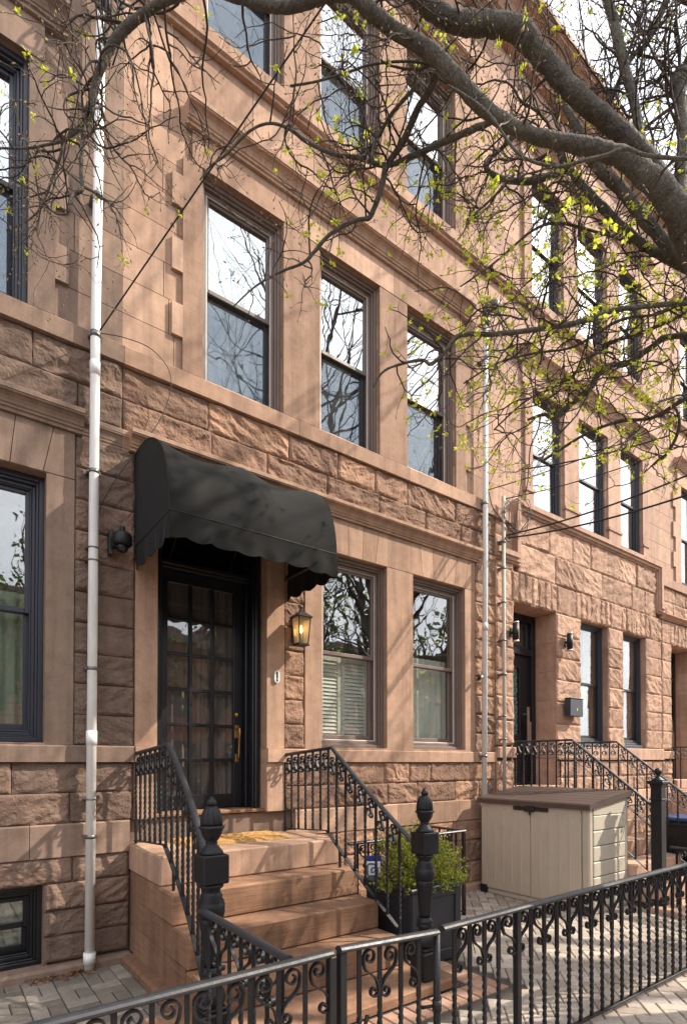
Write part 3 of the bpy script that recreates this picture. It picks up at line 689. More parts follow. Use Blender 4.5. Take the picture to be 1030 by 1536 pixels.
# ---- the rock-faced houses on the right
def rock_house(x0, x1, label, frame):
    H = thing('brownstone_house', label, 'house', (0, 0, 0), 'row houses of the terrace')
    o = x0 - 5.90
    dr_ = (6.30 + o, 7.30 + o, 1.266, 3.79); w1 = [(7.95 + o, 8.76 + o), (9.25 + o, 10.04 + o)]
    w2 = [(6.74 + o, 7.47 + o), (7.955 + o, 8.72 + o), (9.215 + o, 9.92 + o)]
    h2b = 5.17 if frame else 5.0
    core(H, x0 + .002, x1, [dr_] + [(*a, 1.88, 3.79) for a in w1] + [(*a, h2b, H2) for a in w2] + [(*a, T1 + .015, H3) for a in w2])
    mb = MB(); hs = [dr_] + [(*a, 1.88, 3.79) for a in w1]
    zs = [.09, .36, .63, .88]; rock_wall(mb, x0 + .03, x1, zs, 0, [], .03); rock_wall(mb, x0 + .03, x1, [1.13, 1.37, 1.62], 0, [dr_], .028)
    zs = [1.83 + (3.79 - 1.83) * i / 6 for i in range(7)]
    for a, b in ((x0 + .03, dr_[0]), (dr_[1], w1[0][0]), (w1[0][1], w1[1][0]), (w1[1][1], x1)):
        rock_wall(mb, a, b, zs, 0, [], .024, .9, .9, .034)
    for a, b in ((dr_[0] - .03, dr_[1] + .02), (w1[0][0] - .12, w1[0][1] + .06), (w1[1][0] - .06, w1[1][1] + .12)):
        n = max(6, round((b - a) / .15))
        for i in range(n): rock_block(mb, a + (b - a) * i / n + .003, a + (b - a) * (i + 1) / n - .003, 3.79, 4.2, 0, .024, .038)
    last = x0 + .03
    for a, b in ((dr_[0] - .03, dr_[1] + .02), (w1[0][0] - .12, w1[0][1] + .06), (w1[1][0] - .06, w1[1][1] + .12), (x1, x1)):
        if a - last > .08: rock_block(mb, last + .003, a - .003, 3.79, 4.2, 0, .024, .036)
        last = b
    if frame:
        rock_wall(mb, 6.42 + o, 10.42 + o, [4.2, 4.62, 5.05], 0, [], .024, .45, .95, .034); rock_wall(mb, x0 + .03, 6.30 + o, [4.2, 4.3], 0, [], .03)
        rock_wall(mb, x0 + .03, 6.30 + o, [4.43, 4.63, SB0], 0, [], .026); rock_wall(mb, 10.55 + o, x1, [4.43, 4.63, SB0], 0, [], .026)
    else: rock_wall(mb, x0 + .03, x1, [C1, 4.56, SB0], 0, [], .028, .4, .7)
    mb.build('rough_stonework', M['rockR'], H)
    for a, b, c, d in hs:
        mb = MB()
        for p, q, r_, s_ in ((a - .03, a, c - .02, d), (b, b + .03, c - .02, d), (a - .03, b + .03, d, d + .03)):
            n = 6 if q - p < .1 else 1
            for i in range(n): mb.box(p, q, .004, .42, r_ + (s_ - r_) * i / n + .002, r_ + (s_ - r_) * (i + 1) / n - .002, R.random())
        mb.build('door_reveal' if d - c > 2.2 else 'window_reveal', M['ashlarR'], H)
    mb = MB(); band_run(mb, x0 + .0, x1, BAND0, BAND1, -.035); mb.build('stone_band', M['ashlarR'], H)
    mb = MB(); band_run(mb, x0 + .0, dr_[0] + .0, 1.66, 1.80, -.055); mb.build('belt_course', M['ashlarR'], H); mb = MB(); band_run(mb, dr_[1], x1, 1.64, 1.83, -.055); mb.build('belt_course', M['ashlarR'], H)
    mb = MB(); mb.prism_x([(.2, 0), (-.09, 0), (-.09, .07), (-.07, .09), (.2, .09)], x0, x1); mb.build('plinth', M['ashlarR'], H)
    mb = MB()
    if frame:
        a, b = 6.36 + o, 10.48 + o
        for k, (wd, pr) in enumerate(((.065, .10), (.045, .075), (.03, .045))):
            d = sum((.065, .045, .03)[:k]); 
            mb.box(a - .07 + d, b + .07 - d, -pr, .1, 5.17 - d - wd, 5.17 - d, .5)
            for s, e_ in ((a - .07 + d, a - .07 + d + wd), (b + .07 - d - wd, b + .07 - d)):
                mb.box(s, e_, -pr - .001, .1, 4.43 - d - (.0), 5.17 - d - wd, .5)
            mb.box(x0, a - .07 + d + wd, -pr + .001, .1, 4.43 - d - wd, 4.43 - d, .5); mb.box(b + .07 - d - wd, x1, -pr + .001, .1, 4.43 - d - wd, 4.43 - d, .5)
        mb.build('cornice', M['ashlarR'], H)
        mb = MB(); band_run(mb, x0, 6.28 + o, SB0, SB1, -.05); mb.build('sill_band', M['ashlarR'], H)
    else:
        mb.prism_x(cornice(0, 0, 0, C0 + .08, C1 + .02, .11), x0, x1, .5); mb.build('cornice', M['ashlarR'], H)
        mb = MB(); band_run(mb, x0, x1, SB0, SB1, -.06); mb.build('sill_band', M['ashlarR'], H)
    for i, a in enumerate(w1): window(H, *a, 1.885, 3.785, 'dark', 'glasslo', 0, .08, ('curtain', 'sheerg', .0, .5), None, .5, False, .7, .6)
    for a, b in w1: pass
    for a, b in w1: mb = MB(); mb.bbox(a, b, .02, .16, 1.81, 1.884, .006); mb.build('window_sill', M['navy'], H)
    upper_wall(H, 'ashlarR', x0 + .0, x1, w2, w2, (6.5 + o, 10.16 + o) if not frame else None, 'navy', 'navy', [('curtain', 'sheer', 0, .5), ('curtain', 'sheer', 0, .5), ('curtain', 'sheer', 0, .42)], SB1, True, True, h2b, True, .02, .55)
    if frame:
                                                       # pilasters with moulded bases between the upper windows
        for a, b in zip([6.55 + o] + [q[1] for q in w2], [q[0] for q in w2] + [10.12 + o]):
            mb = MB(); c, e_ = a + .05, b - .05
            if e_ - c < .1: c, e_ = a + .01, b - .01
            mb.box(c, e_, -.035, -.0005, 5.42, H2, R.random()); mb.box(c - .02, e_ + .02, -.06, -.0004, 5.38, 5.42, .5); mb.box(c, e_, -.045, -.0005, h2b, 5.38, .5)
            mb.build('pilaster', M['ashlarR'], H); mb = MB(); mb.box(c, e_, -.035, -.0005, T1 + .002, H3, R.random()); mb.build('pilaster', M['ashlarR'], H)
        for z0_, z1_ in ((H2 + .004, 7.18), (H3 + .004, H3 + .29)): mb = MB(); mb.box(6.5 + o, 10.16 + o, -.034, -.0005, z0_, z1_, .5); mb.build('lintel', M['ashlarR'], H)
        for zz in (7.182, H3 + .292):
            mb = MB(); mb.prism_x(cornice(0, 0, -.034, zz, zz + .185, .125), 6.45 + o, 10.2 + o, .6); mb.build('cornice', M['ashlarR'], H)
    # door deep in its reveal
    mb = MB(); y = .36; a, b = dr_[0], dr_[1]
    frame4(mb, a, b, y - .03, y + .1, 1.27, 3.79, .09, .10, .03); mb.bbox(a + .09, b - .09, y - .03, y + .1, 3.19, 3.29, .006)
    f = mb.build('door_frame', M['black'], H)
    mb = MB(); mb.box(a + .13, b - .13, y + .05, y + .055, 3.33, 3.65); mb.build('transom_pane', M['glasslo'], f)
    mb = MB(); frame4(mb, a + .09, b - .09, y + .03, y + .08, 3.29, 3.69, .045, .045); mb.build('transom_bar', M['steel'] if 0 else M['navy'], f)
    mb = MB(); da, db = a + .09, b - .09; cx_ = (da + db) / 2
    mb.box(da, cx_ - .17, y + .02, y + .06, 1.30, 3.19); mb.box(cx_ + .17, db, y + .02, y + .06, 1.30, 3.19)
    mb.box(cx_ - .17, cx_ + .17, y + .0206, y + .06, 1.30, 1.98); mb.box(cx_ - .17, cx_ + .17, y + .0206, y + .06, 3.02, 3.19)
    frame4(mb, cx_ - .17, cx_ + .17, y + .0, y + .03, 1.98, 3.02, .03, .03); frame4(mb, cx_ - .26, cx_ + .26, y + .0, y + .02, 1.42, 1.86, .03, .03)
    d_ = mb.build('door', M['black'], H)
    mb = MB(); mb.box(cx_ - .14, cx_ + .14, y + .035, y + .04, 2.01, 2.99); mb.build('pane', M['leaded'], d_)
    mb = MB(); mb.bbox(db - .15, db - .10, y - .06, y - .035, 1.72, 2.42, .004); mb.bbox(db - .1, db - .06, y - .06, y - .035, 1.80, 2.2, .004)
    for z in (1.85, 2.3): mb.bbox(db - .14, db - .11, y - .036, y + .022, z, z + .03, .003)
    mb.build('handle', M['steel'], d_)
    return H
m, nt, bs, out = nmat('leaded glass')
vo = N(nt, 'ShaderNodeTexVoronoi'); vo.feature = 'DISTANCE_TO_EDGE'; vo.inputs['Scale'].default_value = 14; nt.links.new(posn(nt), vo.inputs['Vector'])
nt.links.new(ramp(nt, vo.outputs['Distance'], [(.04, (.02, .02, .02)), (.09, (.13, .22, .22))]).outputs[0], bs.inputs['Base Color']); bs.inputs['Roughness'].default_value = .15
M['leaded'] = m
rock_house(5.90, 10.62, 'pink brown rock-faced row house with black mailbox and two black wall lights by its door', True)
rock_house(10.62, 15.4, 'farthest pink brown rock-faced row house at the right edge, its doorway beside the frame', False)
# ------------------------------------------------------------------ stoops
def stoop(label, x0, x1, zl, depth, run, rise, n, slab, zs_bot, mat='step'):
    t = thing('stone_stoop', label, 'steps', ((x0 + x1) / 2, 0, 0), 'stoops up to the front doors'); ox = (x0 + x1) / 2
    mb = MB(); mb.bbox(x0 - ox, x1 - ox, -depth, -.002, zl - rise + .002, zl, .012, .6); mb.build('landing', M['ashlar' if mat == 'step' else mat], t)
    mb = MB(); mb2 = MB(); e = .012                       # ashlar cheeks and core under the treads
    z = zs_bot
    for k in range(n):
        zt = zl - rise * (k + 1); y = -depth - run * (k + 1)
        nb = max(2, int((depth + run * (k + 1)) / .5))
    zz = [zs_bot + (zl - rise - zs_bot) * i / 3 for i in range(4)]
    for a, b in zip(zz[:-1], zz[1:]):
        yy = -(depth + run * n * (1 - (b - zs_bot) / (zl - zs_bot))) + .12; y = -.004
        while y > yy + .05:
            L = R.uniform(.32, .5); ye = max(yy, y - L); ye = yy if ye - yy < .15 else ye
            for q_, (xa, xb) in enumerate(((x0 - ox + e, x0 - ox + .2), (x1 - ox - .2, x1 - ox - e))): (mb, mb2)[q_].box(xa, xb, ye + .002, y - .002, a + .002, b - .002, R.random())
            y = ye
    mb.build('cheek_wall', M[mat], t); mb2.build('cheek_wall', M[mat], t)
    for k in range(n):
        zt = zl - rise * (k + 1); y = -depth - run * (k + 1)
        mb = MB(); zb = max(zs_bot, zt - rise) + .002
        mb.bbox(x0 - ox, x1 - ox, y, y + run + .03, zb, zt, .012, R.random()); mb.build('step', M[mat], t)
        if k: pass
    return t
st = stoop('brown stone stoop with an iron railing each side below the arched awning', 1.27, 2.831, .933, .78, .265, .2155, 3, None, .07)
mb = MB(); ox = (1.27 + 2.831) / 2
mb.bbox(1.0 - ox, 3.02 - ox, -1.967, -1.30, -.01, .07, .012, .6); mb.build('bottom_slab', M['step'], st); mb = MB(); mb.bbox(1.19 - ox, 2.90 - ox, -1.298, -.1, -.01, .075, .02, .3); mb.build('plinth', M['step'], st)
st2 = stoop('pale stone stoop of the mailbox house behind the storage box', 6.24, 7.42, 1.06, .85, .27, .2, 4, None, .06, 'ashlarR')
mb = MB(); ox = 6.83; mb.bbox(6.1 - ox, 7.55 - ox, -2.2, -1.85, -.01, .06, .012); mb.build('bottom_slab', M['ashlarR'], st2); mb = MB(); mb.bbox(6.31 - ox, 7.29 - ox, -.1, .3, 1.061, 1.266, .01); mb.build('door_step', M['ashlarR'], st2)
st3 = dup(st2); st3.location.x += 4.72; st3['label'] = 'pale stone stoop of the farthest house, right of the mailbox house windows'

# ------------------------------------------------------------------ ironwork
def spiral_s(w, h, r0=.010, r1=.036, ax=.60):
    A = (ax * w, -r1 - .014); Bc = ((1 - ax) * w, -(h - r1 - .014)); p = []
    n = 22
    for i in range(n + 1):
        f = i / n; an = radians(-260 + 440 * f); r = r0 + (r1 - r0) * f ** .8
        p.append((A[0] + r * cos(an), A[1] + r * sin(an)))
    q = [(A[0] + Bc[0] - a, A[1] + Bc[1] - b) for a, b in p][::-1]
    a, b = p[-1], q[0]
    mid = cat_rom([p[-2], a, (a[0] * .72 + b[0] * .28, a[1] * .68 + b[1] * .32), (a[0] * .28 + b[0] * .72, a[1] * .32 + b[1] * .68), b, q[1]], 5)[5:-5]
    return p[:-1] + mid + q[1:]
def bar_mesh(name, h, tw0, tw1, r=.0085):
    """square bar, twisted between heights tw0 and tw1 (0 = bottom)"""
    mb = MB(); n = max(8, int((tw1 - tw0) / .006)); zs = [0.0] + [tw0 + (tw1 - tw0) * i / n for i in range(n + 1)] + [h]
    vs = []; fs = []; rr = r * 1.414
    for i, z in enumerate(zs):
        an = pi / 4 + max(0, min(1, (z - tw0) / (tw1 - tw0))) * (tw1 - tw0) / .16 * 2 * pi
        for k in range(4): vs.append((rr * cos(an + k * pi / 2), rr * sin(an + k * pi / 2), z))
    for i in range(len(zs) - 1):
        for k in range(4): fs.append((i * 4 + k, i * 4 + (k + 1) % 4, i * 4 + 4 + (k + 1) % 4, i * 4 + 4 + k))
    mb.add(vs, fs); me = mb.mesh(name); me.materials.append(M['iron']); return me
def inst(me, name, parent, loc, rz=0, sc=None):
    o = bpy.data.objects.new(name, me); link(o, parent); o.location = loc; o.rotation_euler = (0, 0, rz)
    if sc: o.scale = sc
    return o
def heart_s(w, h):
    """scroll with a wide loop under the rail whose tail runs in to the next bar and curls away from it"""
    ra, rb = .037, .028; A = (.50 * w, -ra - .004); Bc = (w - rb - .006, -(h - rb)); p = []; q = []
    for i in range(23): f = i / 22; an = radians(-250 + 435 * f); r = .009 + (ra - .009) * f ** .8; p.append((A[0] + r * cos(an), A[1] + r * sin(an)))
    for i in range(20): f = i / 19; an = radians(10 - 400 * f); r = rb - (rb - .007) * f ** 1.1; q.append((Bc[0] + r * cos(an), Bc[1] + r * sin(an)))
    a, b = p[-1], q[0]
    mid = cat_rom([p[-2], a, (a[0] + .15 * (b[0] - a[0]), a[1] * .66 + b[1] * .34), (a[0] + .80 * (b[0] - a[0]), a[1] * .34 + b[1] * .66), b, q[1]], 5)[5:-5]
    return p[:-1] + mid + q[1:]
def scroll_mesh(w, h, slope=0.0, flip=1, hw=.009, th=.0075, shape=spiral_s):
    """S scroll hung in the x-z plane below a rail that falls by slope per metre"""
    pts = [(flip * (u - 0), 0, v - slope * u) for u, v in shape(w, h)]
    mb = MB(); mb.strip(pts, hw, th, (0, 1, 0)); me = mb.mesh('scroll'); me.materials.append(M['iron']); return me
def cap_rail(mb, pts, hw=.022, th=.02):
    """handrail: rounded cap over a flat bar; pts run in a vertical plane"""
    pts = [Vector(p) for p in pts]; n = len(pts); vs = []; fs = []
    prof = [(-.62, -1), (.62, -1), (.62, -.55), (1, -.5), (1, .1), (.72, .7), (.3, 1), (-.3, 1), (-.72, .7), (-1, .1), (-1, -.5), (-.62, -.55)]
    for i, p in enumerate(pts):
        t = (pts[min(i + 1, n - 1)] - pts[max(i - 1, 0)]).normalized(); sd_ = Vector((t.y, -t.x, 0)).normalized(); u = sd_.cross(t).normalized()
        if 0 < i < n - 1:
            t1 = (pts[i] - pts[i - 1]).normalized(); k = 1 / max(.5, abs(t.dot(t1)))
        else: k = 1
        for a, b in prof: vs.append((p + sd_ * a * hw + u * b * th * k)[:])
    m = len(prof)
    for i in range(n - 1):
        for k in range(m): fs.append((i * m + k, i * m + (k + 1) % m, i * m + m + (k + 1) % m, i * m + m + k))
    fs += [tuple(range(m))[::-1], tuple(range((n - 1) * m, n * m))]
    mb.add(vs, fs, .5)
def newel(parent, loc):
    """turned cast newel: pedestal, fluted shaft, square block, acorn"""
    mb = MB()
    mb.bbox(-.078, .078, -.078, .078, 0, .2, .01); mb.bbox(-.068, .068, -.068, .068, .2, .225, .008)
    mb.lathe([(.066, .225), (.078, .245), (.08, .27), (.07, .3), (.05, .325), (.044, .34), (.05, .355), (.058, .365), (.058, .38), (.05, .388), (.056, .396), (.056, .412), (.046, .42), (.046, .43)], n=24)
    mb.lathe([(.038, .43), (.041, .46), (.053, .58), (.062, .66), (.065, .69), (.055, .697)], n=48, flute=16, fl=lambda z: .10 if .44 < z < .69 else .02)
    mb.lathe([(.062, .697), (.068, .70), (.068, .71), (.072, .715), (.072, .77), (.066, .776), (.068, .783), (.056, .80), (.06, .812), (.05, .825), (.048, .845), (.064, .858), (.066, .868), (.056, .878)], n=28)
    mb.bbox(-.0725, .0725, -.0725, .0725, .879, 1.034, .007)
    sh = mb.build('newel_post', M['iron'], parent, loc=loc)
    mb = MB()
    mb.lathe([(.062, 1.034), (.064, 1.044), (.052, 1.06), (.038, 1.078), (.029, 1.086), (.033, 1.094), (.029, 1.102), (.04, 1.115), (.053, 1.14), (.058, 1.165), (.066, 1.172), (.068, 1.18), (.06, 1.188)], n=28)
    mb.lathe([(.059, 1.188), (.060, 1.205), (.056, 1.24), (.045, 1.27), (.03, 1.288), (.022, 1.294)], n=60, flute=15, fl=lambda z: .13)
    mb.lathe([(.02, 1.294), (.027, 1.302), (.026, 1.315), (.014, 1.332), (.004, 1.345)], n=20); mb.build('finial', M['iron'], sh)
    return sh
BS = .122
me_bar_lvl = bar_mesh('baluster', .70, .05, .46); me_bar_slp = bar_mesh('baluster', .76, .06, .50)
me_sc_lvl = scroll_mesh(BS, .185); me_sc_slp = scroll_mesh(BS, .185, .752)
def stair_rail(label, x, xe, ye, ze, flipx=False, yo=0.0, zo=0.0, nn=True):
    """railing down one side of the stoop; x at the wall, the newel at (xe, ye)"""
    t = thing('stair_railing', label, 'railing', (x, yo, zo), 'iron railings of the awning stoop')
    kn, tz0, tz1 = -.815, 1.668, 1.722
    top = lambda y: tz0 + (tz1 - tz0) * (y / kn) if y > kn else tz1 - (kn - y) * .752
    bot = lambda y: .958 + .05 * (y / -.742) if y > -.742 else 1.008 - (-.742 - y) * .742
    xs = lambda y: 0 if y > kn else (xe - x) * ((kn - y) / (kn - ye)) ** 2
    mb = MB(); yl = ye + .07
    cap_rail(mb, [(0, .0, top(0)), (0, kn * .5, top(kn * .5)), (0, kn, top(kn))] + [(xs(y), y, top(y)) for y in [kn + (yl - kn) * i / 8 for i in range(1, 9)]], .021, .014)
    mb.tube([(0, .03, top(0)), (0, 0, top(0))], .012, 8); mb.build('handrail', M['ironrail'], t)
    mb = MB(); pts = [(0, -.02, bot(-.02)), (0, -.742, bot(-.742))]; pts += [(xs(y), y, bot(y)) for y in [-.742 - (1.615 - .742) * i / 6 for i in range(1, 7)]]
    mb.strip(pts, .016, .008, (1, 0, 0)); mb.build('bottom_rail', M['iron'], t)
    for k in range(14):
        y = -.033 - BS * k
        zb, zt = bot(y), top(y) - .01
        me = me_bar_lvl if k < 7 else me_bar_slp; hh = .70 if k < 7 else .76
        inst(me, 'baluster', t, (xs(y), y, zb), 0, (1.0, 1.0, (zt - zb) / hh))
        if k < 13:
            inst(me_sc_lvl if k < 6 else me_sc_slp, 'scroll', t, (xs(y - BS / 2), y, top(y) - .014), -pi / 2)
    mb = MB()
    mb.bbox(-.009, .009, -.042, -.024, .933, bot(-.03) + .3, .002); xx = xs(-.93); mb.bbox(xx - .009, xx + .009, -.939, -.921, .718, bot(-.93), .002)
    xx = xs(-1.62); mb.bbox(xx - .01, xx + .01, -1.63, -1.61, .07, .45, .002); mb.build('post', M['iron'], t)
    if nn: newel(t, (xe - x, ye, .07))
    return t
RR = stair_rail('black iron railing with scrolls and acorn newel right of the stoop, before the planter', 2.722, 2.80, -1.85, 1.04)
RL = stair_rail('black iron railing with scrolls and acorn newel left of the stoop, beside the drain pipe', 1.318, 1.20, -1.85, 1.04)

me_fbar = bar_mesh('baluster', .77, .03, .50, .0088)
me_fs = scroll_mesh(.118, .218, 0, 1, shape=heart_s); me_fsm = scroll_mesh(.118, .218, 0, -1, shape=heart_s)
FY, FZ = -2.84, .84
def fence_run(name, label, cat, p0, p1, ts, posts, group=None, zt0=FZ, zt1=FZ, cap=True, start=0, bottom=.045, mat='ironrail'):
    """straight run from p0 to p1; ts = distances of the bars along it"""
    p0 = Vector((*p0, 0)); p1 = Vector((*p1, 0)); L = (p1 - p0).length; an = math.atan2(p1.y - p0.y, p1.x - p0.x)
    t = thing(name, label, cat, p0, group, an)
    zt = lambda s: zt0 + (zt1 - zt0) * s / L
    mb = MB(); cap_rail(mb, [(0, 0, zt(0) - .012), (L, 0, zt(L) - .012)], .023, .014); mb.build('top_rail', M[mat], t)
    mb = MB(); mb.bbox(0, L, -.014, .014, bottom - .006, bottom + .008, .003); mb.build('bottom_rail', M['iron'], t)
    for s in posts:
        mb = MB(); mb.bbox(s - .017, s + .017, -.017, .017, 0.0, zt(s) - .026, .003); mb.build('post', M['iron'], t)
    for i, s in enumerate(ts): inst(me_fbar, 'baluster', t, (s, 0, bottom), 0, (1, 1, (zt(s) - .026 - bottom) / .77))
    al = sorted(list(ts) + list(posts)); w = .122
    for i in range(len(al) - 1):
        g = al[i + 1] - al[i]
        if .09 < g < .16:
            if (i + start) % 2 == 0: inst(me_fs, 'scroll', t, (al[i] + .002, 0, zt(al[i]) - .03), 0, (g / .122, 1, 1))
            else: inst(me_fsm, 'scroll', t, (al[i + 1] - .002, 0, zt(al[i + 1]) - .03), 0, (g / .122, 1, 1))
    return t
G = 'low iron fencing along the pavement'
x0 = -2.6; fence_run('iron_fence', 'low black scrolled iron fence run in front of the white drain pipe', 'fence', (x0, FY), (1.293, FY), [1.169 - x0] + [1.05 - .1185 * k - x0 for k in range(0, 30)], [1.293 - x0], G)
fence_run('iron_fence', 'short black iron fence return from acorn newel to front fence', 'fence', (1.11, -1.93), (1.11, FY + .03), [.10 + .122 * k for k in range(7)], [], G, .845, .845)
gt = fence_run('iron_gate', 'black scrolled iron gate before the stoop steps, latch at its right', 'gate', (1.33, FY), (1.897, FY), [.106, .218, .340, .449], [.016], None, .846, .815, start=1)
mb = MB(); mb.tube([(.567, 0, .03), (.567, 0, .80)], .017, 10); mb.build('post', M['iron'], gt)
mb = MB(); mb.strip([(.0, .012, .12), (.14, .012, .45), (.16, .012, .52)], .004, .016, (0, 1, 0)); mb.build('brace', M['iron'], gt)
for z in (.27, .46):
    mb = MB(); mb.tube([(.567, 0, z - .025), (.567, 0, z + .025)], .022, 10); mb.tube([(.567, 0, z), (.62, .03, z + .012)], .009, 8); mb.tube([(.567, 0, z), (.50, .045, z - .012)], .008, 8); mb.build('latch', M['iron'], gt)
xr = 1.93; fence_run('iron_fence', 'long black scrolled iron fence run in front of the storage box', 'fence', (xr, FY), (6.28, FY), [2.017 + .1105 * k - xr for k in range(4)] + [2.505 + .1219 * k - xr for k in range(1, 31)], [2.505 - xr], G, .825, .848, start=1)
# fence between the yards, and the areaway guard behind the planter
fence_run('iron_fence', 'low rusty iron fence between the yards beside square newel', 'fence', (6.33, -1.98), (6.33, FY + .03), [.12 * k + .06 for k in range(7)], [.8], G, .70, .70)
ar = fence_run('areaway_railing', 'low black iron guard rail against the house wall behind the planter', 'railing', (2.95, -.75), (4.47, -.75), [.1 + .122 * k for k in range(11)], [1.505], None, .885, .89)
mb = MB(); cap_rail(mb, [(1.52, 0, .876), (1.52, .72, .876)], .018, .012); mb.build('side_rail', M['ironrail'], ar)
for k in range(1, 6): inst(me_fbar, 'baluster', ar, (1.52, .12 * k, .045), 0, (1, 1, 1.06))
def square_newel(parent, loc):
    mb = MB(); a = .056
    mb.bbox(-a - .015, a + .015, -a - .015, a + .015, 0, .12, .006); mb.bbox(-a, a, -a, a, .12, 1.33, .004); mb.bbox(-a - .012, a + .012, -a - .012, a + .012, 1.19, 1.205, .004)
    mb.bbox(-a - .006, a + .006, -a - .006, a + .006, 1.33, 1.36, .004); mb.bbox(-a - .025, a + .025, -a - .025, a + .025, 1.36, 1.395, .008)
    p = mb.build('newel_post', M['iron'], parent, loc=loc)
    mb = MB(); mb.lathe([(.07, 1.395), (.06, 1.41), (.03, 1.43), (.02, 1.45), (.022, 1.46), (.034, 1.475), (.038, 1.497), (.03, 1.52), (.012, 1.535)], n=18); mb.build('finial', M['iron'], p)
def plain_rail(label, x, group):
    t = thing('stair_railing', label, 'railing', (x, 0, 0), group); kn = -.87
    top = lambda y: 1.872 if y > kn else 1.872 - (kn - y) * .80
    bot = lambda y: 1.12 if y > kn else 1.12 - (kn - y) * .80
    mb = MB(); cap_rail(mb, [(0, .02, 1.872), (0, kn, 1.872)] + [(0, y, top(y)) for y in (-1.1, -1.4, -1.8)], .02, .013); mb.build('handrail', M['ironrail'], t)
    mb = MB(); mb.strip([(0, 0, 1.12), (0, kn, 1.12), (0, -1.8, bot(-1.8))], .014, .008, (1, 0, 0)); mb.strip([(0, 0, 1.65), (0, kn, 1.65), (0, -1.8, bot(-1.8) + .53)], .008, .005, (1, 0, 0)); mb.build('bottom_rail', M['iron'], t)
    for k in range(15):
        y = -.04 - BS * k
        if y < -1.78: break
        inst(me_bar_lvl, 'baluster', t, (0, y, bot(y)), 0, (1, 1, (top(y) - bot(y) - .01) / .7)); inst(me_sc_lvl if k < 7 else me_sc_slp, 'scroll', t, (0, y, top(y) - .012), -pi / 2)
    square_newel(t, (0, -1.87, 0.0)); return t
g2 = 'iron railings of the far stoops'
plain_rail('black iron railing with square ball-topped newel directly behind the storage box', 6.30, g2)
plain_rail('black iron railing of the mailbox house stoop, its right side, beside the bin', 7.36, g2)
plain_rail('black iron railing at the farthest doorway on the right', 11.02, g2)
# ------------------------------------------------------------------ awning
m, nt, bs, out = nmat('faded black canvas')
p = posn(nt); n1 = noise_n(nt, posn(nt, 1, 1, 1.5), 5, 4, .55, .6); n2 = noise_n(nt, p, 420, 2, .5)
c = ramp(nt, n1.outputs[0], [(.3, (.0075, .0073, .0075)), (.55, (.009, .0088, .0086)), (.75, (.013, .0125, .0115))]).outputs[0]
nt.links.new(c, bs.inputs['Base Color']); bs.inputs['Roughness'].default_value = .85; bs.inputs['Specular IOR Level'].default_value = .12
bs.inputs['Sheen Weight'].default_value = .06
bump(nt, bs, mth(nt, 'ADD', n2.outputs[0], mth(nt, 'MULTIPLY', n1.outputs[0], 1)), .2, .002); M['canvas'] = m
aw = thing('entrance_awning', 'arched black canvas awning with scalloped valance over the front door', 'awning', (1.305, 0, 0))
AX = 1.44
prof = cat_rom([(0, 4.135), (-.16, 4.15), (-.36, 4.115), (-.55, 4.02), (-.70, 3.885), (-.79, 3.72), (-.838, 3.55), (-.858, 3.372)], 4)
mb = MB(); nu = 40; vs = []; fs = []; th = .004; m_ = len(prof)
for s in (0, 1):
    for i in range(nu + 1):
        u = i / nu; sag = .058 * (abs(sin(2 * pi * u)) ** 1.2)
        for j, (y, z) in enumerate(prof):
            v = j / (m_ - 1); k = sag * sin(pi * min(1, v * 1.05)) + .005 * noise.noise((u * 6, v * 4, 3))
            ny, nz = (-v, 1 - v); q = sqrt(ny * ny + nz * nz)
            vs.append((u * AX, y - ny / q * (k + s * th), z - nz / q * (k + s * th)))
for s in (0, 1):
    for i in range(nu):
        for j in range(m_ - 1):
            a = s * (nu + 1) * m_ + i * m_ + j; q = (a, a + 1, a + m_ + 1, a + m_); fs.append(q if s else q[::-1])
mb.add(vs, fs, .5, True); mb.build('canopy', M['canvas'], aw, recalc=False)
def valance(mb, P0, P1, zt, zb, n, nrm, w0=0.0, flare=.012):
    """scalloped hanging strip with soft folds"""
    P0 = Vector(P0); P1 = Vector(P1); N_ = 14 * n; vs = []; fs = []; nrm = Vector(nrm)
    for s in (0, 1):
        for i in range(N_ + 1):
            u = i / N_; q = P0 + (P1 - P0) * u
            uu = u + .018 * noise.noise((u * 5, n, 4.)); d = zb + .026 * (1 + .4 * noise.noise((u * 4, n, 2.))) * (1 - abs(sin(pi * (uu * n + .5)))) + .014 * noise.noise((u * 6, n, 0))
            for j in range(6):
                v = j / 5; o = flare * v * (sin(u * n * 2 * pi + .6) * .55 + noise.noise((u * 14, v * 2, n * 3.)) * .9) + .004 * s
                vs.append((q + nrm * o)[:2] + (zt + (d - zt) * v,))
    for s in (0, 1):
        for i in range(N_):
            for j in range(5):
                a = s * (N_ + 1) * 6 + i * 6 + j; q = (a, a + 1, a + 7, a + 6); fs.append(q if s else q[::-1])
    mb.add(vs, fs, .5, True)
mb = MB(); valance(mb, (0, -.861, 0), (AX, -.861, 0), 3.375, 3.175, 7, (0, -1, 0)); mb.build('valance', M['canvas'], aw, recalc=False)
for x in (0.0, AX):
    mb = MB(); bp = [(0, 3.375)] + prof
    for xx in (x - .0015, x + .0015): mb.add([(xx, y, z) for y, z in bp + [(-.1, 3.375)]], [tuple(range(len(bp) + 1))])
    valance(mb, (x, 0, 0), (x, -.861, 0), 3.378, 3.172, 4, (1, 0, 0), flare=.01); mb.build('side_panel', M['canvas'], aw, recalc=False)
mb = MB()
for x in (0.0, AX / 2, AX): mb.tube([(x, y + .004, z - .004) for y, z in prof], .0045, 6)
mb.tube([(0, -.864, 3.374), (AX, -.864, 3.374)], .0045, 6)
for x in (0.0, AX): mb.tube([(x, 0, 3.374), (x, -.86, 3.374)], .0045, 6)
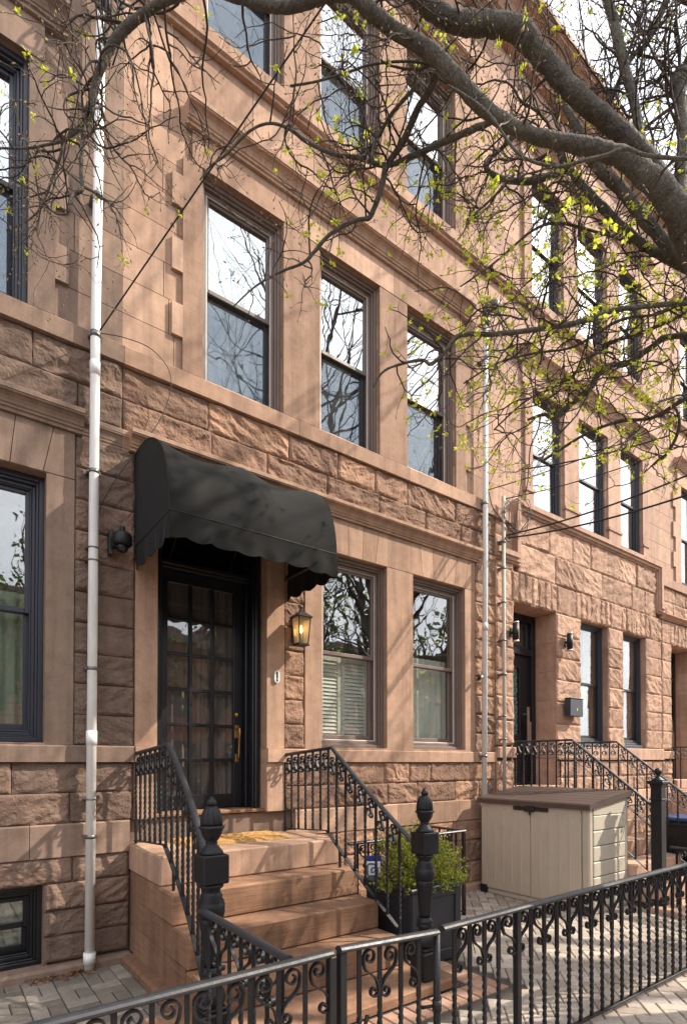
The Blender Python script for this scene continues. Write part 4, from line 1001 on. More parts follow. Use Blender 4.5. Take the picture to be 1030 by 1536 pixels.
M['piping'] = paint('faded canvas piping', (.017, .0165, .015), .85, .2, 0); mb.build('seam', M['piping'], aw)
mb = MB()
for x in (.02, AX / 2, AX - .02): mb.tube([(x, y + .03, z - .03) for y, z in prof], .011, 8)
mb.tube([(.02, -.835, 3.37), (AX - .02, -.835, 3.37)], .011, 8)
for x in (.02, AX - .02): mb.tube([(x, -.01, 3.37), (x, -.835, 3.37)], .011, 8)
mb.build('frame', M['clamp'], aw)

# ------------------------------------------------------------------ lanterns, plaque, mailbox, camera
m, nt, bs, out = nmat('lit bulb'); bs.inputs['Emission Color'].default_value = (1, .62, .22, 1); bs.inputs['Emission Strength'].default_value = 9; M['bulb'] = m
m, nt, bs, out = nmat('seeded lantern glass'); nt.nodes.remove(bs)
tr = N(nt, 'ShaderNodeBsdfTransparent'); tr.inputs['Color'].default_value = (.78, .70, .55, 1); tl = N(nt, 'ShaderNodeBsdfTranslucent'); tl.inputs['Color'].default_value = (.75, .62, .42, 1)
gl = N(nt, 'ShaderNodeBsdfGlossy'); gl.inputs['Roughness'].default_value = .15; mx = N(nt, 'ShaderNodeMixShader'); mx.inputs[0].default_value = .45
mx2 = N(nt, 'ShaderNodeMixShader'); mx2.inputs[0].default_value = .12
nt.links.new(tr.outputs[0], mx.inputs[1]); nt.links.new(tl.outputs[0], mx.inputs[2]); nt.links.new(mx.outputs[0], mx2.inputs[1]); nt.links.new(gl.outputs[0], mx2.inputs[2]); nt.links.new(mx2.outputs[0], out.inputs['Surface']); M['lglass'] = m
la = thing('wall_lantern', 'lit black lantern with tapered glass between the front door and the shuttered window', 'lantern', (2.825, -.155, 2.72))
def tap(mb, a0, a1, z0, z1, t=.006):
    """four tapered corner bars"""
    for sx in (-1, 1):
        for sy in (-1, 1): mb.tube([(sx * a0, sy * a0, z0), (sx * a1, sy * a1, z1)], t, 4)
mb = MB(); tap(mb, .048, .066, .02, .27)
mb.bbox(-.06, .06, -.06, .06, 0, .018, .004); mb.bbox(-.05, .05, -.05, .05, .018, .026, .003)
mb.bbox(-.084, .084, -.084, .084, .268, .282, .004)
mb.add([(-.08, -.08, .282), (.08, -.08, .282), (.08, .08, .282), (-.08, .08, .282), (-.03, -.03, .325), (.03, -.03, .325), (.03, .03, .325), (-.03, .03, .325)], [(0, 1, 5, 4), (1, 2, 6, 5), (2, 3, 7, 6), (3, 0, 4, 7), (4, 5, 6, 7)])
mb.bbox(-.022, .022, -.022, .022, .325, .345, .004)
mb.bbox(-.035, .035, .11, .125, .04, .30, .004); mb.bbox(-.012, .012, .06, .11, .2, .225, .003); mb.build('frame', M['iron'], la)
mb = MB()
for k in range(4):
    a = k * pi / 2; c_, s_ = cos(a), sin(a); q = [(-.046, -.047, .026), (.046, -.047, .026), (.064, -.065, .268), (-.064, -.065, .268)]
    mb.add([(x * c_ - y * s_, x * s_ + y * c_, z) for x, y, z in q], [(0, 1, 2, 3)])
mb.build('glass_panel', M['lglass'], la, recalc=False)
mb = MB(); mb.lathe([(.003, .20), (.009, .185), (.013, .165), (.012, .14), (.007, .125)], n=12); mb.build('bulb', M['bulb'], la)
mb = MB(); mb.tube([(0, 0, .02), (0, 0, .122)], .009, 8); mb.build('candle_tube', M['white'], la)
def text(body, mat, parent, loc, size, rot=(pi / 2, 0, 0), name='lettering', al='CENTER'):
    cu = bpy.data.curves.new(name, 'FONT'); cu.body = body; cu.size = size; cu.extrude = .001; cu.offset = .0016; cu.align_x = al; cu.align_y = 'CENTER'; cu.materials.append(mat)
    tmp = bpy.data.objects.new(name, cu); COL.objects.link(tmp); dg = bpy.context.evaluated_depsgraph_get(); me = bpy.data.meshes.new_from_object(tmp.evaluated_get(dg)); bpy.data.objects.remove(tmp)
    o = bpy.data.objects.new(name, me); link(o, parent); o.location = loc; o.rotation_euler = rot; return o
pl = thing('number_plaque', 'small oval white house number plaque right of the front door', 'plaque', (2.622, -.032, 2.417))
def oval(mb, hw, hh, y0, y1):
    pr = []
    for k in range(13): a = pi * k / 12; pr.append((hw * cos(a), hh - hw + hw * sin(a)))
    for k in range(13): a = pi + pi * k / 12; pr.append((hw * cos(a), -(hh - hw) + hw * sin(a)))
    mb.prism_y(pr, y0, y1)
mb = MB(); oval(mb, .027, .058, -.018, 0); mb.build('plate', M['white'], pl)
for i, ch in enumerate('886'): text(ch, M['iron'], pl, (0, -.0195, .031 - .031 * i), .043)
mbx = on_y(855, 1060, -.15).x; mbx1 = on_y(874, 1060, -.15).x; mz0, mz1 = on_y(860, 1074, -.15).z, on_y(860, 1048, -.15).z
mx_ = thing('mailbox', 'square black wall mailbox with a small yellow lock mark', 'mailbox', ((mbx + mbx1) / 2, 0, 0)); hw_ = (mbx1 - mbx) / 2
mb = MB(); mb.bbox(-hw_, hw_, -.15, -.055, mz0, mz1, .006); mb.bbox(-hw_ - .004, hw_ + .004, -.158, -.055, mz1, mz1 + .014, .004); mb.build('box', M['navy'], mx_)
mb = MB(); mb.bbox(-.012, .012, -.156, -.15, (mz0 + mz1) / 2 - .05, (mz0 + mz1) / 2 - .01, .002); M['yellow'] = paint('yellow mark', (.7, .55, .05), .5, .05, 0); mb.build('lock', M['yellow'], mx_)
for px_, lab in ((772, 'black and steel wall light left of the far front door'), (853, 'black and steel wall light above the mailbox')):
    zc = on_y(px_, 948 if px_ < 800 else 963, -.1); wl = thing('wall_light', lab, 'wall light', (zc.x, 0, zc.z), 'wall lights at the far front door')
    mb = MB(); mb.tube([(0, -.11, -.115), (0, -.11, .115)], .042, 18); mb.tube([(0, -.02, 0), (0, -.08, 0)], .018, 8); mb.bbox(-.03, .03, -.05, -.03, -.06, .06, .004); mb.build('body', M['iron'], wl)
    mb = MB(); mb.tube([(0, -.11, .116), (0, -.11, .135)], .044, 18); mb.tube([(0, -.11, -.135), (0, -.11, -.116)], .044, 18); mb.bbox(.036, .05, -.13, -.09, -.13, .13, .002); mb.build('trim', M['steel'], wl)
cm_ = thing('security_camera', 'black dome security camera on the rough wall left of the awning', 'camera', (1.145, -.05, 3.35)); cm_.scale = (1.04, 1.04, 1.04)
mb = MB(); mb.bbox(-.062, -.03, -.06, .0, -.11, .07, .005); mb.bbox(-.04, .02, -.09, -.02, -.05, .055, .008); mb.build('bracket', M['black'], cm_)
mb = MB(); mb.lathe([(.01, .10), (.02, .10), (.02, .065), (.05, .05), (.068, .035), (.07, -.03), (.062, -.045)], (.02, -.11, 0), 26); mb.build('body', M['iron'], cm_)
mb = MB(); mb.lathe([(.044, -.045), (.044, -.06), (.036, -.083), (.02, -.096), (.003, -.1)], (.02, -.11, 0), 20); mb.build('dome_lens', M['black'], cm_)

# ------------------------------------------------------------------ storage box
M['resin'] = paint('beige resin', (.475, .405, .32), .55, .07, .25, 0, 60, .5, None, (.33, .275, .21)); M['resinw'] = paint('cream resin boards', (.47, .42, .335), .55, .05, .3, 0, 50)
M['lid'] = paint('dark brown resin lid', (.075, .05, .04), .5, .15, .3, 0, 40)
sx0, sx1, sy0, sy1 = 5.44, 6.24, -1.575, -.16
sb = thing('storage_box', 'beige plastic garden storage box with sloping dark brown lid', 'storage box', ((sx0 + sx1) / 2, (sy0 + sy1) / 2, 0))
cx_, cy_ = (sx0 + sx1) / 2, (sy0 + sy1) / 2; hx_, hy_ = (sx1 - sx0) / 2, (sy1 - sy0) / 2
ztop = lambda x: 1.125 + (x + hx_) / (2 * hx_) * .105
mb = MB()
mb.prism_y([(-hx_ + .02, .03), (hx_ - .02, .03), (hx_ - .02, ztop(hx_) - .01), (-hx_ + .02, ztop(-hx_) - .01)], -hy_ + .02, hy_ - .02)
for sx in (-1, 1):
    for sy in (-1, 1):
        a, b = (-hx_, -hx_ + .07) if sx < 0 else (hx_ - .07, hx_); c, d = (-hy_, -hy_ + .09) if sy < 0 else (hy_ - .09, hy_)
        mb.bbox(a, b, c, d, .02, min(ztop(a), ztop(b)) - .004, .014)
mb.bbox(-hx_ + .01, hx_ - .01, -hy_ + .01, hy_ - .01, .0, .05, .01); mb.build('body', M['resin'], sb)
n = 7; zb = .07; zt_ = 1.2
for side in (-1, 1):
    mb = MB()
    for k in range(n):
        a = zb + (zt_ - zb) * k / n; b = zb + (zt_ - zb) * (k + 1) / n; q = min(b, 1.125)
        y0, y1 = (-hy_ - .004, -hy_ + .03) if side < 0 else (hy_ - .03, hy_ + .004)
        if k == n - 1: mb.prism_y([(-hx_ + .075, a + .004), (hx_ - .075, a + .004), (hx_ - .075, ztop(hx_ - .075) - .01), (-hx_ + .075, ztop(-hx_ + .075) - .01)], y0, y1)
        else: mb.bbox(-hx_ + .075, hx_ - .075, y0, y1, a + .004, b - .004, .008)
    mb.build('side_boards', M['resinw'], sb)
for s in (-1, 1):
    mb = MB(); a, b = (-hy_ + .095, -.004) if s < 0 else (.004, hy_ - .095)
    mb.bbox(-hx_ - .004, -hx_ + .03, a, b, .07, 1.115, .006)
    ng = 4
    for k in range(ng):
        y = a + (b - a) * (k + 1) / (ng + 1); mb.bbox(-hx_ - .013, -hx_, y - .009, y + .009, .16, 1.03, .005)
    d_ = mb.build('door', M['resin'], sb)
    mb = MB(); mb.bbox(-hx_ - .012, -hx_, (a if s < 0 else b) - .012, (a if s < 0 else b) + .012, 1.0, 1.05, .003); mb.build('hinge', M['resin'], d_)
mb = MB()
mb.prism_y([(-hx_ - .04, 1.10), (-hx_ - .04, 1.15), (-hx_ - .02, 1.165), (hx_ + .02, 1.165 + .12), (hx_ + .025, 1.235), (hx_ + .02, 1.22), (-hx_ + .03, 1.117)], -hy_ - .03, hy_ + .03)
for k in range(5):
    x = -hx_ + .10 + k * .131
    mb.prism_y([(x, 1.166 + (x + hx_) * .1452), (x + .125, 1.166 + (x + .125 + hx_) * .1452), (x + .122, 1.169 + (x + .122 + hx_) * .1452), (x + .003, 1.169 + (x + .003 + hx_) * .1452)], -hy_ - .032, hy_ + .032)
mb.build('lid', M['lid'], sb)
mb = MB(); mb.bbox(-hx_ - .025, -hx_ - .005, -.24, .22, 1.045, 1.088, .008); mb.bbox(-hx_ - .042, -hx_ - .012, -.07, .06, 1.035, 1.097, .008); mb.tube([(-hx_ - .03, .0, 1.05), (-hx_ - .03, -.02, 1.0)], .011, 8); mb.build('latch', M['black'], sb)
for sy in (-1, 1): mb = MB(); mb.bbox(-hx_ - .012, -hx_ + .06, sy * (hy_ - .05) - .05, sy * (hy_ - .05) + .06, .0, .10, .008); mb.build('foot', M['black'], sb)

# ------------------------------------------------------------------ planter, sign, mat, bin
pt = thing('planter_box', 'square slate grey planter with panelled sides at the stoop foot', 'planter', (3.235, -1.27, 0))
mb = MB(); a = .255
M['slate'] = paint('slate grey planter', (.024, .026, .033), .42, .15, .15, 0, 20)
for s in (-1, 1):
    mb.bbox(s * a - .016, s * a + .016, -a + .0165, a - .0165, .0, .60, .003); mb.bbox(-a - .016, a + .016, s * a - .016, s * a + .016, .0, .601, .003)
for s in (-1, 1):
    for (p, q, r_, t_) in ((-a - .02, -a + .045, .0, .58), (a - .045, a + .02, .0, .58), (-a + .045, a - .045, .0, .09), (-a + .045, a - .045, .52, .58)):
        mb.bbox(p, q, s * (a + .022) - .007, s * (a + .022) + .007, r_, t_, .004)
        mb.bbox(s * (a + .022) - .0065, s * (a + .022) + .0065, p, q, r_, t_, .004)
    mb.bbox(-a - .045, a + .045, s * (a + .01) - .035, s * (a + .01) + .035, .58, .615, .008); mb.bbox(s * (a + .01) - .035, s * (a + .01) + .035, -a + .024, a - .024, .5805, .6145, .008)
mb.build('box', M['slate'], pt)
mb = MB(); mb.box(-a + .02, a - .02, -a + .02, a - .02, .4, .54); mb.build('soil', M['soil'], pt)
def leaf_mat(name, c0, c1, c2, tr=.35):
    m, nt, bs, out = nmat(name); c = ramp(nt, attr(nt), [(0, c0), (.5, c1), (1, c2)]).outputs[0]
    nt.links.new(c, bs.inputs['Base Color']); bs.inputs['Roughness'].default_value = .5; bs.inputs['Specular IOR Level'].default_value = .4
    t_ = N(nt, 'ShaderNodeBsdfTranslucent'); nt.links.new(c, t_.inputs['Color']); mx = N(nt, 'ShaderNodeMixShader'); mx.inputs[0].default_value = tr
    nt.links.new(bs.outputs[0], mx.inputs[1]); nt.links.new(t_.outputs[0], mx.inputs[2]); nt.links.new(mx.outputs[0], out.inputs['Surface']); return m
M['shrub'] = leaf_mat('shrub leaves', (.10, .14, .015), (.26, .29, .035), (.48, .46, .09))
M['lime'] = leaf_mat('lime spring leaves', (.46, .54, .035), (.66, .70, .06), (.80, .80, .14), .5)
M['bud'] = paint('buds', (.30, .22, .10), .7, .3, 0); M['twig'] = paint('twig bark', (.058, .040, .030), .8, .35, .2, 0, 60)
M['wood'] = paint('stems', (.08, .05, .03), .85, .3, .2)
def leafq(mb, p, d, up, L, W, tint):
    """small folded leaf: four faces"""
    d = d.normalized(); s = d.cross(up)
    if s.length < 1e-3: s = d.orthogonal()
    s.normalize(); n = s.cross(d)
    q = [p, p + d * L * .45 + s * W * .5 + n * W * .12, p + d * L, p + d * L * .45 - s * W * .5 + n * W * .12, p + d * L * .5 - n * W * .05]
    mb.add([v[:] for v in q], [(0, 1, 4), (1, 2, 4), (2, 3, 4), (3, 0, 4)], tint)
def rv():
    while True:
        v = Vector((R.uniform(-1, 1), R.uniform(-1, 1), R.uniform(-1, 1)))
        if .05 < v.length < 1: return v.normalized()
def shrub(label, loc, rx, ry, rz, nst, nl, group=None, mat='shrub', lf=.022):
    t = thing('shrub', label, 'shrub', loc, group); ms = MB(); ml = MB()
    for k in range(nst):
        d = rv(); d.z = abs(d.z) * .9 + .15
        if d.x < -.35 and d.y > -.05: continue
        q = Vector((d.x * rx, d.y * ry, d.z * rz)) * R.uniform(.72, 1.15)
        b = Vector((q.x * .25, q.y * .25, -.02)); mid = b.lerp(q, .5) + rv() * .04
        path = [Vector(p) for p in cat_rom([b[:], mid[:], q[:]], 4)]
        ms.tube(path, [.004 * (1 - i / 10) for i in range(len(path))], 4)
        for j in range(nl):
            f = R.uniform(.3, 1.0) ** .7; i = min(len(path) - 1, int(f * (len(path) - 1) + .5)); c = path[i] + rv() * .022
            dd = (rv() + Vector((0, 0, .5)) + (path[i] - path[0]).normalized() * .5)
            hgt = max(0, min(1, .35 + .45 * (path[i].length / max(rx, rz)))); leafq(ml, c, dd, rv(), lf * R.uniform(.7, 1.3), lf * R.uniform(.5, .8), max(0, min(1, R.gauss(.5, .25))))
    ms.build('stem', M['wood'], t); ml.build('foliage', M[mat], t, recalc=False); return t
shrub('rounded yellow green shrub growing out of the slate grey planter', (3.26, -1.25, .53), .44, .40, .46, 330, 46)
sg = thing('security_sign', 'small blue and white security sign on a stake in the planter', 'sign', (3.045, -.97, 0), None, radians(-36))
M['sblue'] = paint('sign blue', (.025, .03, .22), .4, .05, 0); M['swhite'] = paint('sign white', (.75, .75, .76), .4, .03, 0); M['sgrey'] = paint('sign grey', (.10, .11, .13), .4, .05, 0)
mb = MB(); mb.tube([(0, .008, .4), (0, .008, .8)], .005, 6); mb.build('stake', M['clamp'], sg)
mb = MB(); mb.bbox(-.075, .075, -.004, .003, .55, .79, .003); mb.build('plate', M['sblue'], sg)
mb = MB(); mb.bbox(-.066, .066, -.0065, -.003, .592, .742, .001); mb.build('panel', M['swhite'], sg)
mb = MB(); zc = .667; q = [(.042, zc + .052), (-.035, zc + .052), (-.046, zc + .04), (-.046, zc - .04), (-.035, zc - .052), (.035, zc - .052), (.042, zc - .045), (.042, zc + .02), (.0, zc + .02), (-.012, zc + .01), (-.012, zc - .018), (.012, zc - .018)]
mb.strip([(x, -.008, z) for x, z in q], .0015, .015, (0, 1, 0)); mb.build('emblem', M['sgrey'], sg)
m, nt, bs, out = nmat('coir'); p = posn(nt, 1, 1, 1); n1 = noise_n(nt, p, 260, 4, .8); n2 = noise_n(nt, p, 12, 4, .6)
nt.links.new(mixc(nt, .5, ramp(nt, n1.outputs[0], [(.3, (.40, .20, .055)), (.7, (.66, .37, .12))]).outputs[0], ramp(nt, n2.outputs[0], [(.3, (.46, .24, .075)), (.7, (.62, .355, .125))]).outputs[0]), bs.inputs['Base Color']); bs.inputs['Roughness'].default_value = .95; bump(nt, bs, n1.outputs[0], .9, .01); M['coir'] = m
dm = MB(); nx, ny = 90, 36; mx0, mx1, my0, my1 = 1.56, 2.53, -.50, -.06; vs = []; fs = []
for j in range(ny + 1):
    for i in range(nx + 1):
        e = min(i, nx - i, j * 1.0, ny - j) / 3.0
        x = mx0 + (mx1 - mx0) * i / nx; y = my0 + (my1 - my0) * j / ny
        vs.append((x + R.uniform(-.004, .004), y + R.uniform(-.004, .004), .9335 + min(1, e) * (.026 + .003 * sin(y * 180 + 2 * noise.noise((x * 6, y * 6, 0)))) + R.uniform(0, .0015)))
for j in range(ny):
    for i in range(nx): a = j * (nx + 1) + i; fs.append((a, a + 1, a + nx + 2, a + nx + 1))
dm.add(vs, fs, .5); o = dm.build('doormat', M['coir'], recalc=False); tag(o, 'yellow ribbed coir doormat lying before the front door', 'doormat')
bn = thing('wheeled_bin', 'dark wheeled bin with a blue lid behind the far railing', 'bin', (7.72, -1.62, 0))
M['binblue'] = paint('blue lid', (.02, .05, .16), .4, .1, .05); M['bindark'] = paint('black bin', (.012, .013, .016), .45, .15, .1)
mb = MB(); mb.add([(-.24, -.25, .06), (.24, -.25, .06), (.24, .25, .06), (-.24, .25, .06), (-.29, -.33, .84), (.29, -.33, .84), (.29, .33, .84), (-.29, .33, .84)], [(0, 3, 2, 1), (4, 5, 6, 7), (0, 1, 5, 4), (1, 2, 6, 5), (2, 3, 7, 6), (3, 0, 4, 7)]); mb.bbox(-.31, .31, -.35, .35, .80, .85, .01); mb.build('body', M['bindark'], bn)
mb = MB(); mb.bbox(-.315, .315, -.37, .36, .853, .905, .02); mb.bbox(-.2, .2, -.38, -.36, .86, .885, .006); mb.build('lid', M['binblue'], bn)
for s in (-1, 1):
    mb = MB(); mb.tube([(s * .2, .26, .1), (s * .26, .26, .1)], .1, 18); mb.build('wheel', M['black'], bn)
# fallen leaves in the corner by the drain pipe
M['dead'] = leaf_mat('dry leaves', (.16, .06, .025), (.24, .11, .05), (.34, .2, .10), .1); mb = MB()
for k in range(560):
    if k < 240: x = R.uniform(.55, 1.24); y = -.09 - abs(R.gauss(0, .055)) - max(0, (x - .95)) * R.uniform(0, .55)
    elif k < 330: x, y = R.uniform(3.0, 5.4), -.1 - abs(R.gauss(0, .07))
    else: x, y = R.uniform(-.5, 6.2), R.uniform(-3.6, -.1)
    if .98 < x < 3.05 and y > -2.0: continue
    leafq(mb, Vector((x, y, .006 + R.uniform(0, .02))), Vector((R.uniform(-1, 1), R.uniform(-1, 1), R.uniform(-.2, .4))), Vector((R.uniform(-.6, .6), R.uniform(-.6, .6), 1)), R.uniform(.015, .04) * (1 if k < 330 else .45), R.uniform(.01, .028) * (1 if k < 330 else .45), R.random())
tag(mb.build('fallen_leaves', M['dead'], recalc=False), 'small brown dead leaves blown into the corner by the pipe', 'leaves', None, 'stuff')

# ------------------------------------------------------------------ pipes and cables
def pipe(label, pts, r, mat, rings, name='drain_pipe', cat='pipe'):
    t = thing(name, label, cat, (pts[-1][0], pts[-1][1], 0)); o = Vector((pts[-1][0], pts[-1][1], 0)); mb = MB()
    P = [Vector(p) - o for p in pts]; mb.tube(P, r, 20); mb.build('pipe', M[mat], t)
    def at(z):
        for a, b in zip(P[:-1], P[1:]):
            if min(a.z, b.z) - 1e-6 <= z <= max(a.z, b.z) + 1e-6: return a + (b - a) * ((z - a.z) / (b.z - a.z))
        return P[-1]
    for z, h, k, m_ in rings:
        c = at(z); mb = MB(); mb.tube([(c.x, c.y, z - h / 2), (c.x, c.y, z + h / 2)], r * k, 20)
        if m_ == 'clamp': mb.bbox(c.x - r * 1.35, c.x + r * 1.35, c.y, .01 - pts[-1][1], z - h / 2 + .004, z + h / 2 - .004, .002)
        mb.build('coupling' if m_ != 'clamp' else 'clamp', M[m_], t)
    return t
zz = lambda px_, py_: on_y(px_, py_, -.1).z
pipe('tall white plastic drain pipe on the grey brown house, dark clamps', [(1.0, -.105, 7.62), (.972, -.105, 4.9), (.957, -.105, .0)], .0355, 'whitepipe',
     [(zz(142, 503), .045, 1.13, 'clamp'), (zz(141, 553), .11, 1.08, 'whitepipe'), (zz(141, 708), .03, 1.08, 'clamp'), (zz(138, 822), .012, 1.1, 'clamp'), (zz(138, 841), .012, 1.1, 'clamp'), (zz(136, 1003), .025, 1.1, 'clamp'),
      (zz(135, 1107), .11, 1.12, 'whitepipe'), (zz(134, 1199), .012, 1.06, 'clamp'), (zz(134, 1255), .03, 1.03, 'clamp'), (.10, .085, 1.24, 'whitepipe'), (zz(148, 170), .02, 1.1, 'clamp'), (zz(145, 295), .03, 1.1, 'clamp')])
pipe('grey white downpipe at the right edge of the awning house', [(5.635, -.10, 7.28), (5.612, -.10, 4.0), (5.565, -.10, .0)], .033, 'greypipe',
     [(zz(727, 540), .02, 1.12, 'clamp'), (zz(726, 755), .03, 1.1, 'clamp'), (zz(724, 940), .10, 1.1, 'greypipe'), (zz(724, 1134), .03, 1.12, 'clamp')])
pipe('thin rusty tan conduit pipe beside the grey downpipe', [(5.985, -.10, 5.10), (5.985, -.10, .0)], .024, 'conduit',
     [(4.9, .05, 1.25, 'conduit'), (4.5, .04, 1.2, 'clamp'), (4.15, .03, 1.15, 'clamp'), (3.7, .02, 1.2, 'clamp'), (3.2, .02, 1.2, 'clamp'), (2.75, .03, 1.5, 'clamp'), (2.2, .02, 1.2, 'clamp'), (1.9, .02, 1.2, 'clamp')], 'conduit_pipe', 'conduit')
eb = thing('pipe_outlet', 'small black elbow with a white cap beside the grey downpipe', 'pipe', (5.52, -.07, 2.675))
mb = MB(); mb.tube([(.05, .06, -.02), (.03, .0, 0), (0, -.03, .0), (-.02, -.06, -.005)], .022, 10); mb.build('elbow', M['black'], eb); mb = MB(); mb.tube([(-.02, -.062, -.005), (-.022, -.068, -.005)], .018, 12); mb.build('cap', M['white'], eb)
def cable(label, pts, r, mat='cable', grp=None, n=8):
    mb = MB(); mb.tube(cat_rom([tuple(p) for p in pts], n), r, 6); return tag(mb.build('overhead_cable', M[mat], recalc=False), label, 'cable', grp)
def sag(a, b, s, n=6): a, b = Vector(a), Vector(b); return [a.lerp(b, i / n) - Vector((0, 0, s * 4 * (i / n) * (1 - i / n))) for i in range(n + 1)]
a = on_y(150, 496, -.16); b = at_z(492, -2, 3.3); d = (b - a); cable('taut thick black cable rising from the white drain pipe to the upper left', sag(a, a + d * 2.6, .0), .0055)
cable('thin grey wire looping from the white drain pipe down to the camera', [on_y(152, 500, -.13), on_y(185, 506, -.16), on_y(225, 522, -.16), on_y(252, 552, -.14), on_y(256, 585, -.12), on_y(240, 630, -.10), on_y(206, 676, -.10), on_y(172, 722, -.09), on_y(150, 765, -.09), on_y(147, 800, -.08), on_y(148, 832, -.08), on_y(158, 838, -.08), on_y(167, 832, -.09)], .0035, 'cable')
GC = 'cables running to the far houses'
a0 = on_y(731, 735, -.12); a1 = on_y(758, 748, -.14); a2 = on_y(759, 803, -.14)
def far(px_, py_, z_): return at_z(px_, py_, z_)
for a, b, r, lab in ((on_y(782, 704, -.3), (1030, 634, 6.2), .010, 'upper black cable rising right from the coil above the tan conduit'), (a0, (1030, 612, 6.4), .007, 'thin black cable from the grey downpipe to the right edge'),
                     (a1, (1030, 655, 6.0), .007, 'thin black cable from the tan conduit head crossing the upper windows'), (a2, (1030, 702, 5.8), .011, 'thick black cable below the far window sills, upper of the two'),
                     (on_y(762, 807, -.16), (1030, 731, 5.6), .011, 'thick black cable below the far window sills, lower of the two')):
    B_ = far(*b); d = B_ - a; cable(lab, sag(a, a + d * 1.35, .10), r, 'cable', GC)
cp = []
for k in range(34):
    an = k * .62; q = on_y(776 + 17 * cos(an) + 4 * sin(k * .9), 772 + 26 * sin(an) + 5 * cos(k * 1.7), -.16 - .03 * sin(k * 1.3)); cp.append(q)
cable('coil of black cable hanging at the tan conduit head', [a1] + cp + [on_y(783, 706, -.28)], .0048, 'cable', None, 5)
cable('dark cable running down beside the coil to the tan conduit', [on_y(733, 738, -.12), on_y(738, 760, -.14), on_y(752, 780, -.15), on_y(770, 800, -.14), on_y(762, 812, -.13), on_y(757, 806, -.13)], .007)
def weatherhead(label, c, mat, n, s=1.0):
    t = thing('service_head', label, 'service head', c); mb = MB()
    mb.tube([(0, 0, -.10), (0, 0, .03)], .045 * s, 14); mb.tube(cat_rom([(0, 0, .0), (0, -.02, .09 * s), (.02, -.09, .11 * s), (.03, -.15, .07 * s)], 4), [.045 * s] * 5 + [.06 * s] * 8, 14); mb.build('hood', M[mat], t)
    mb = MB(); r_ = random.Random(5)
    for k in range(n):
        e = [(.03, -.15, .06)] + [(.03 + r_.uniform(-.14, .14) * j / 2, -.15 + r_.uniform(-.12, .03), .06 + r_.uniform(-.28, .02) * s) for j in (1, 2)] + [(r_.uniform(-.03, .06), -.03, -.25 - r_.uniform(0, .3))]
        mb.tube(cat_rom(e, 6), .007, 6)
    mb.build('wire', M['cable' if mat == 'black' else 'greycable'], t); return t
weatherhead('black service head with bunched wires atop the white drain pipe', (1.02, -.11, 7.62), 'black', 8, 1.3)
weatherhead('grey service head with tangled wires atop the grey downpipe', (5.64, -.10, 7.30), 'clamp', 6, 1.1)
# ------------------------------------------------------------------ street trees
m, nt, bs, out = nmat('bark')
p = posn(nt); n1 = noise_n(nt, p, 22, 6, .65, .5); n2 = noise_n(nt, p, 3.5, 5, .6); vo = N(nt, 'ShaderNodeTexVoronoi'); vo.inputs['Scale'].default_value = 60; nt.links.new(posn(nt, 1, 1, .35), vo.inputs['Vector'])
c = ramp(nt, n1.outputs[0], [(.3, (.055, .044, .036)), (.55, (.12, .095, .075)), (.78, (.22, .185, .145))]).outputs[0]
c = mixc(nt, .45, c, ramp(nt, n2.outputs[0], [(.35, (.075, .064, .054)), (.65, (.17, .16, .115))]).outputs[0])
nt.links.new(c, bs.inputs['Base Color']); bs.inputs['Roughness'].default_value = .85
v2 = N(nt, 'ShaderNodeTexVoronoi'); v2.feature = 'DISTANCE_TO_EDGE'; v2.inputs['Scale'].default_value = 34; wn = noise_n(nt, p, 9, 3, .6); ad = N(nt, 'ShaderNodeVectorMath'); ad.operation = 'MULTIPLY_ADD'; nt.links.new(wn.outputs['Color'], ad.inputs[0]); ad.inputs[1].default_value = (.09, .09, .09); nt.links.new(posn(nt, 1, 1, .6), ad.inputs[2]); nt.links.new(ad.outputs[0], v2.inputs['Vector'])
cr = ramp(nt, v2.outputs['Distance'], [(.0, (.35, .35, .35)), (.10, (1, 1, 1))]).outputs[0]; nt.links.new(mixc(nt, .16, c, cr, 'MULTIPLY'), bs.inputs['Base Color'])
bump(nt, bs, mth(nt, 'ADD', mth(nt, 'ADD', n1.outputs[0], mth(nt, 'MULTIPLY', vo.outputs['Distance'], .6)), mth(nt, 'MULTIPLY', cr, .35)), .8, .022); M['bark'] = m
TR = random.Random(23)
def trv(): 
    while True:
        v = Vector((TR.uniform(-1, 1), TR.uniform(-1, 1), TR.uniform(-1, 1)))
        if .05 < v.length < 1: return v.normalized()
def limb_pts(ctrl, sub=7):
    out = []
    for px_, py_, z_, w_ in cat_rom([tuple(map(float, c)) for c in ctrl], sub):
        q = at_z(px_, py_, z_); out.append((q, max(.0025, w_ / 2 * z_ / CF), px_ - CX, CY - py_))
    res = []; n = len(out)
    for i, (q, r, a, b) in enumerate(out):             # a limb seen well off the axis looks stretched: take that out of its girth
        c = out[min(i + 1, n - 1)]; d = out[max(i - 1, 0)]; tx, ty = c[2] - d[2], c[3] - d[3]; L = sqrt(tx * tx + ty * ty) or 1; Q = sqrt(a * a + b * b) or 1
        co = abs(tx * a + ty * b) / (L * Q); k = 1 / sqrt(1 + (Q / CF) ** 2); st = sqrt((1 - co * co) / (k * k) + co * co)
        res.append((q, r / st * .93))
    return res
def limb_mesh(mb, P, knob=.09, sides=None, seed=0):
    pts = [p for p, r in P]; rs = [r * (1 + knob * noise.noise((i * .35, seed, 2.)) + knob * .6 * noise.noise((i * .9, seed, 7.))) for i, (p, r) in enumerate(P)]
    mx = max(rs); mb.tube([p + Vector((noise.noise((i * .5, seed, 1)), noise.noise((i * .5, seed, 4)), noise.noise((i * .5, seed, 9)))) * rs[i] * .18 for i, p in enumerate(pts)], rs, sides or (16 if mx > .05 else 10 if mx > .015 else 6))
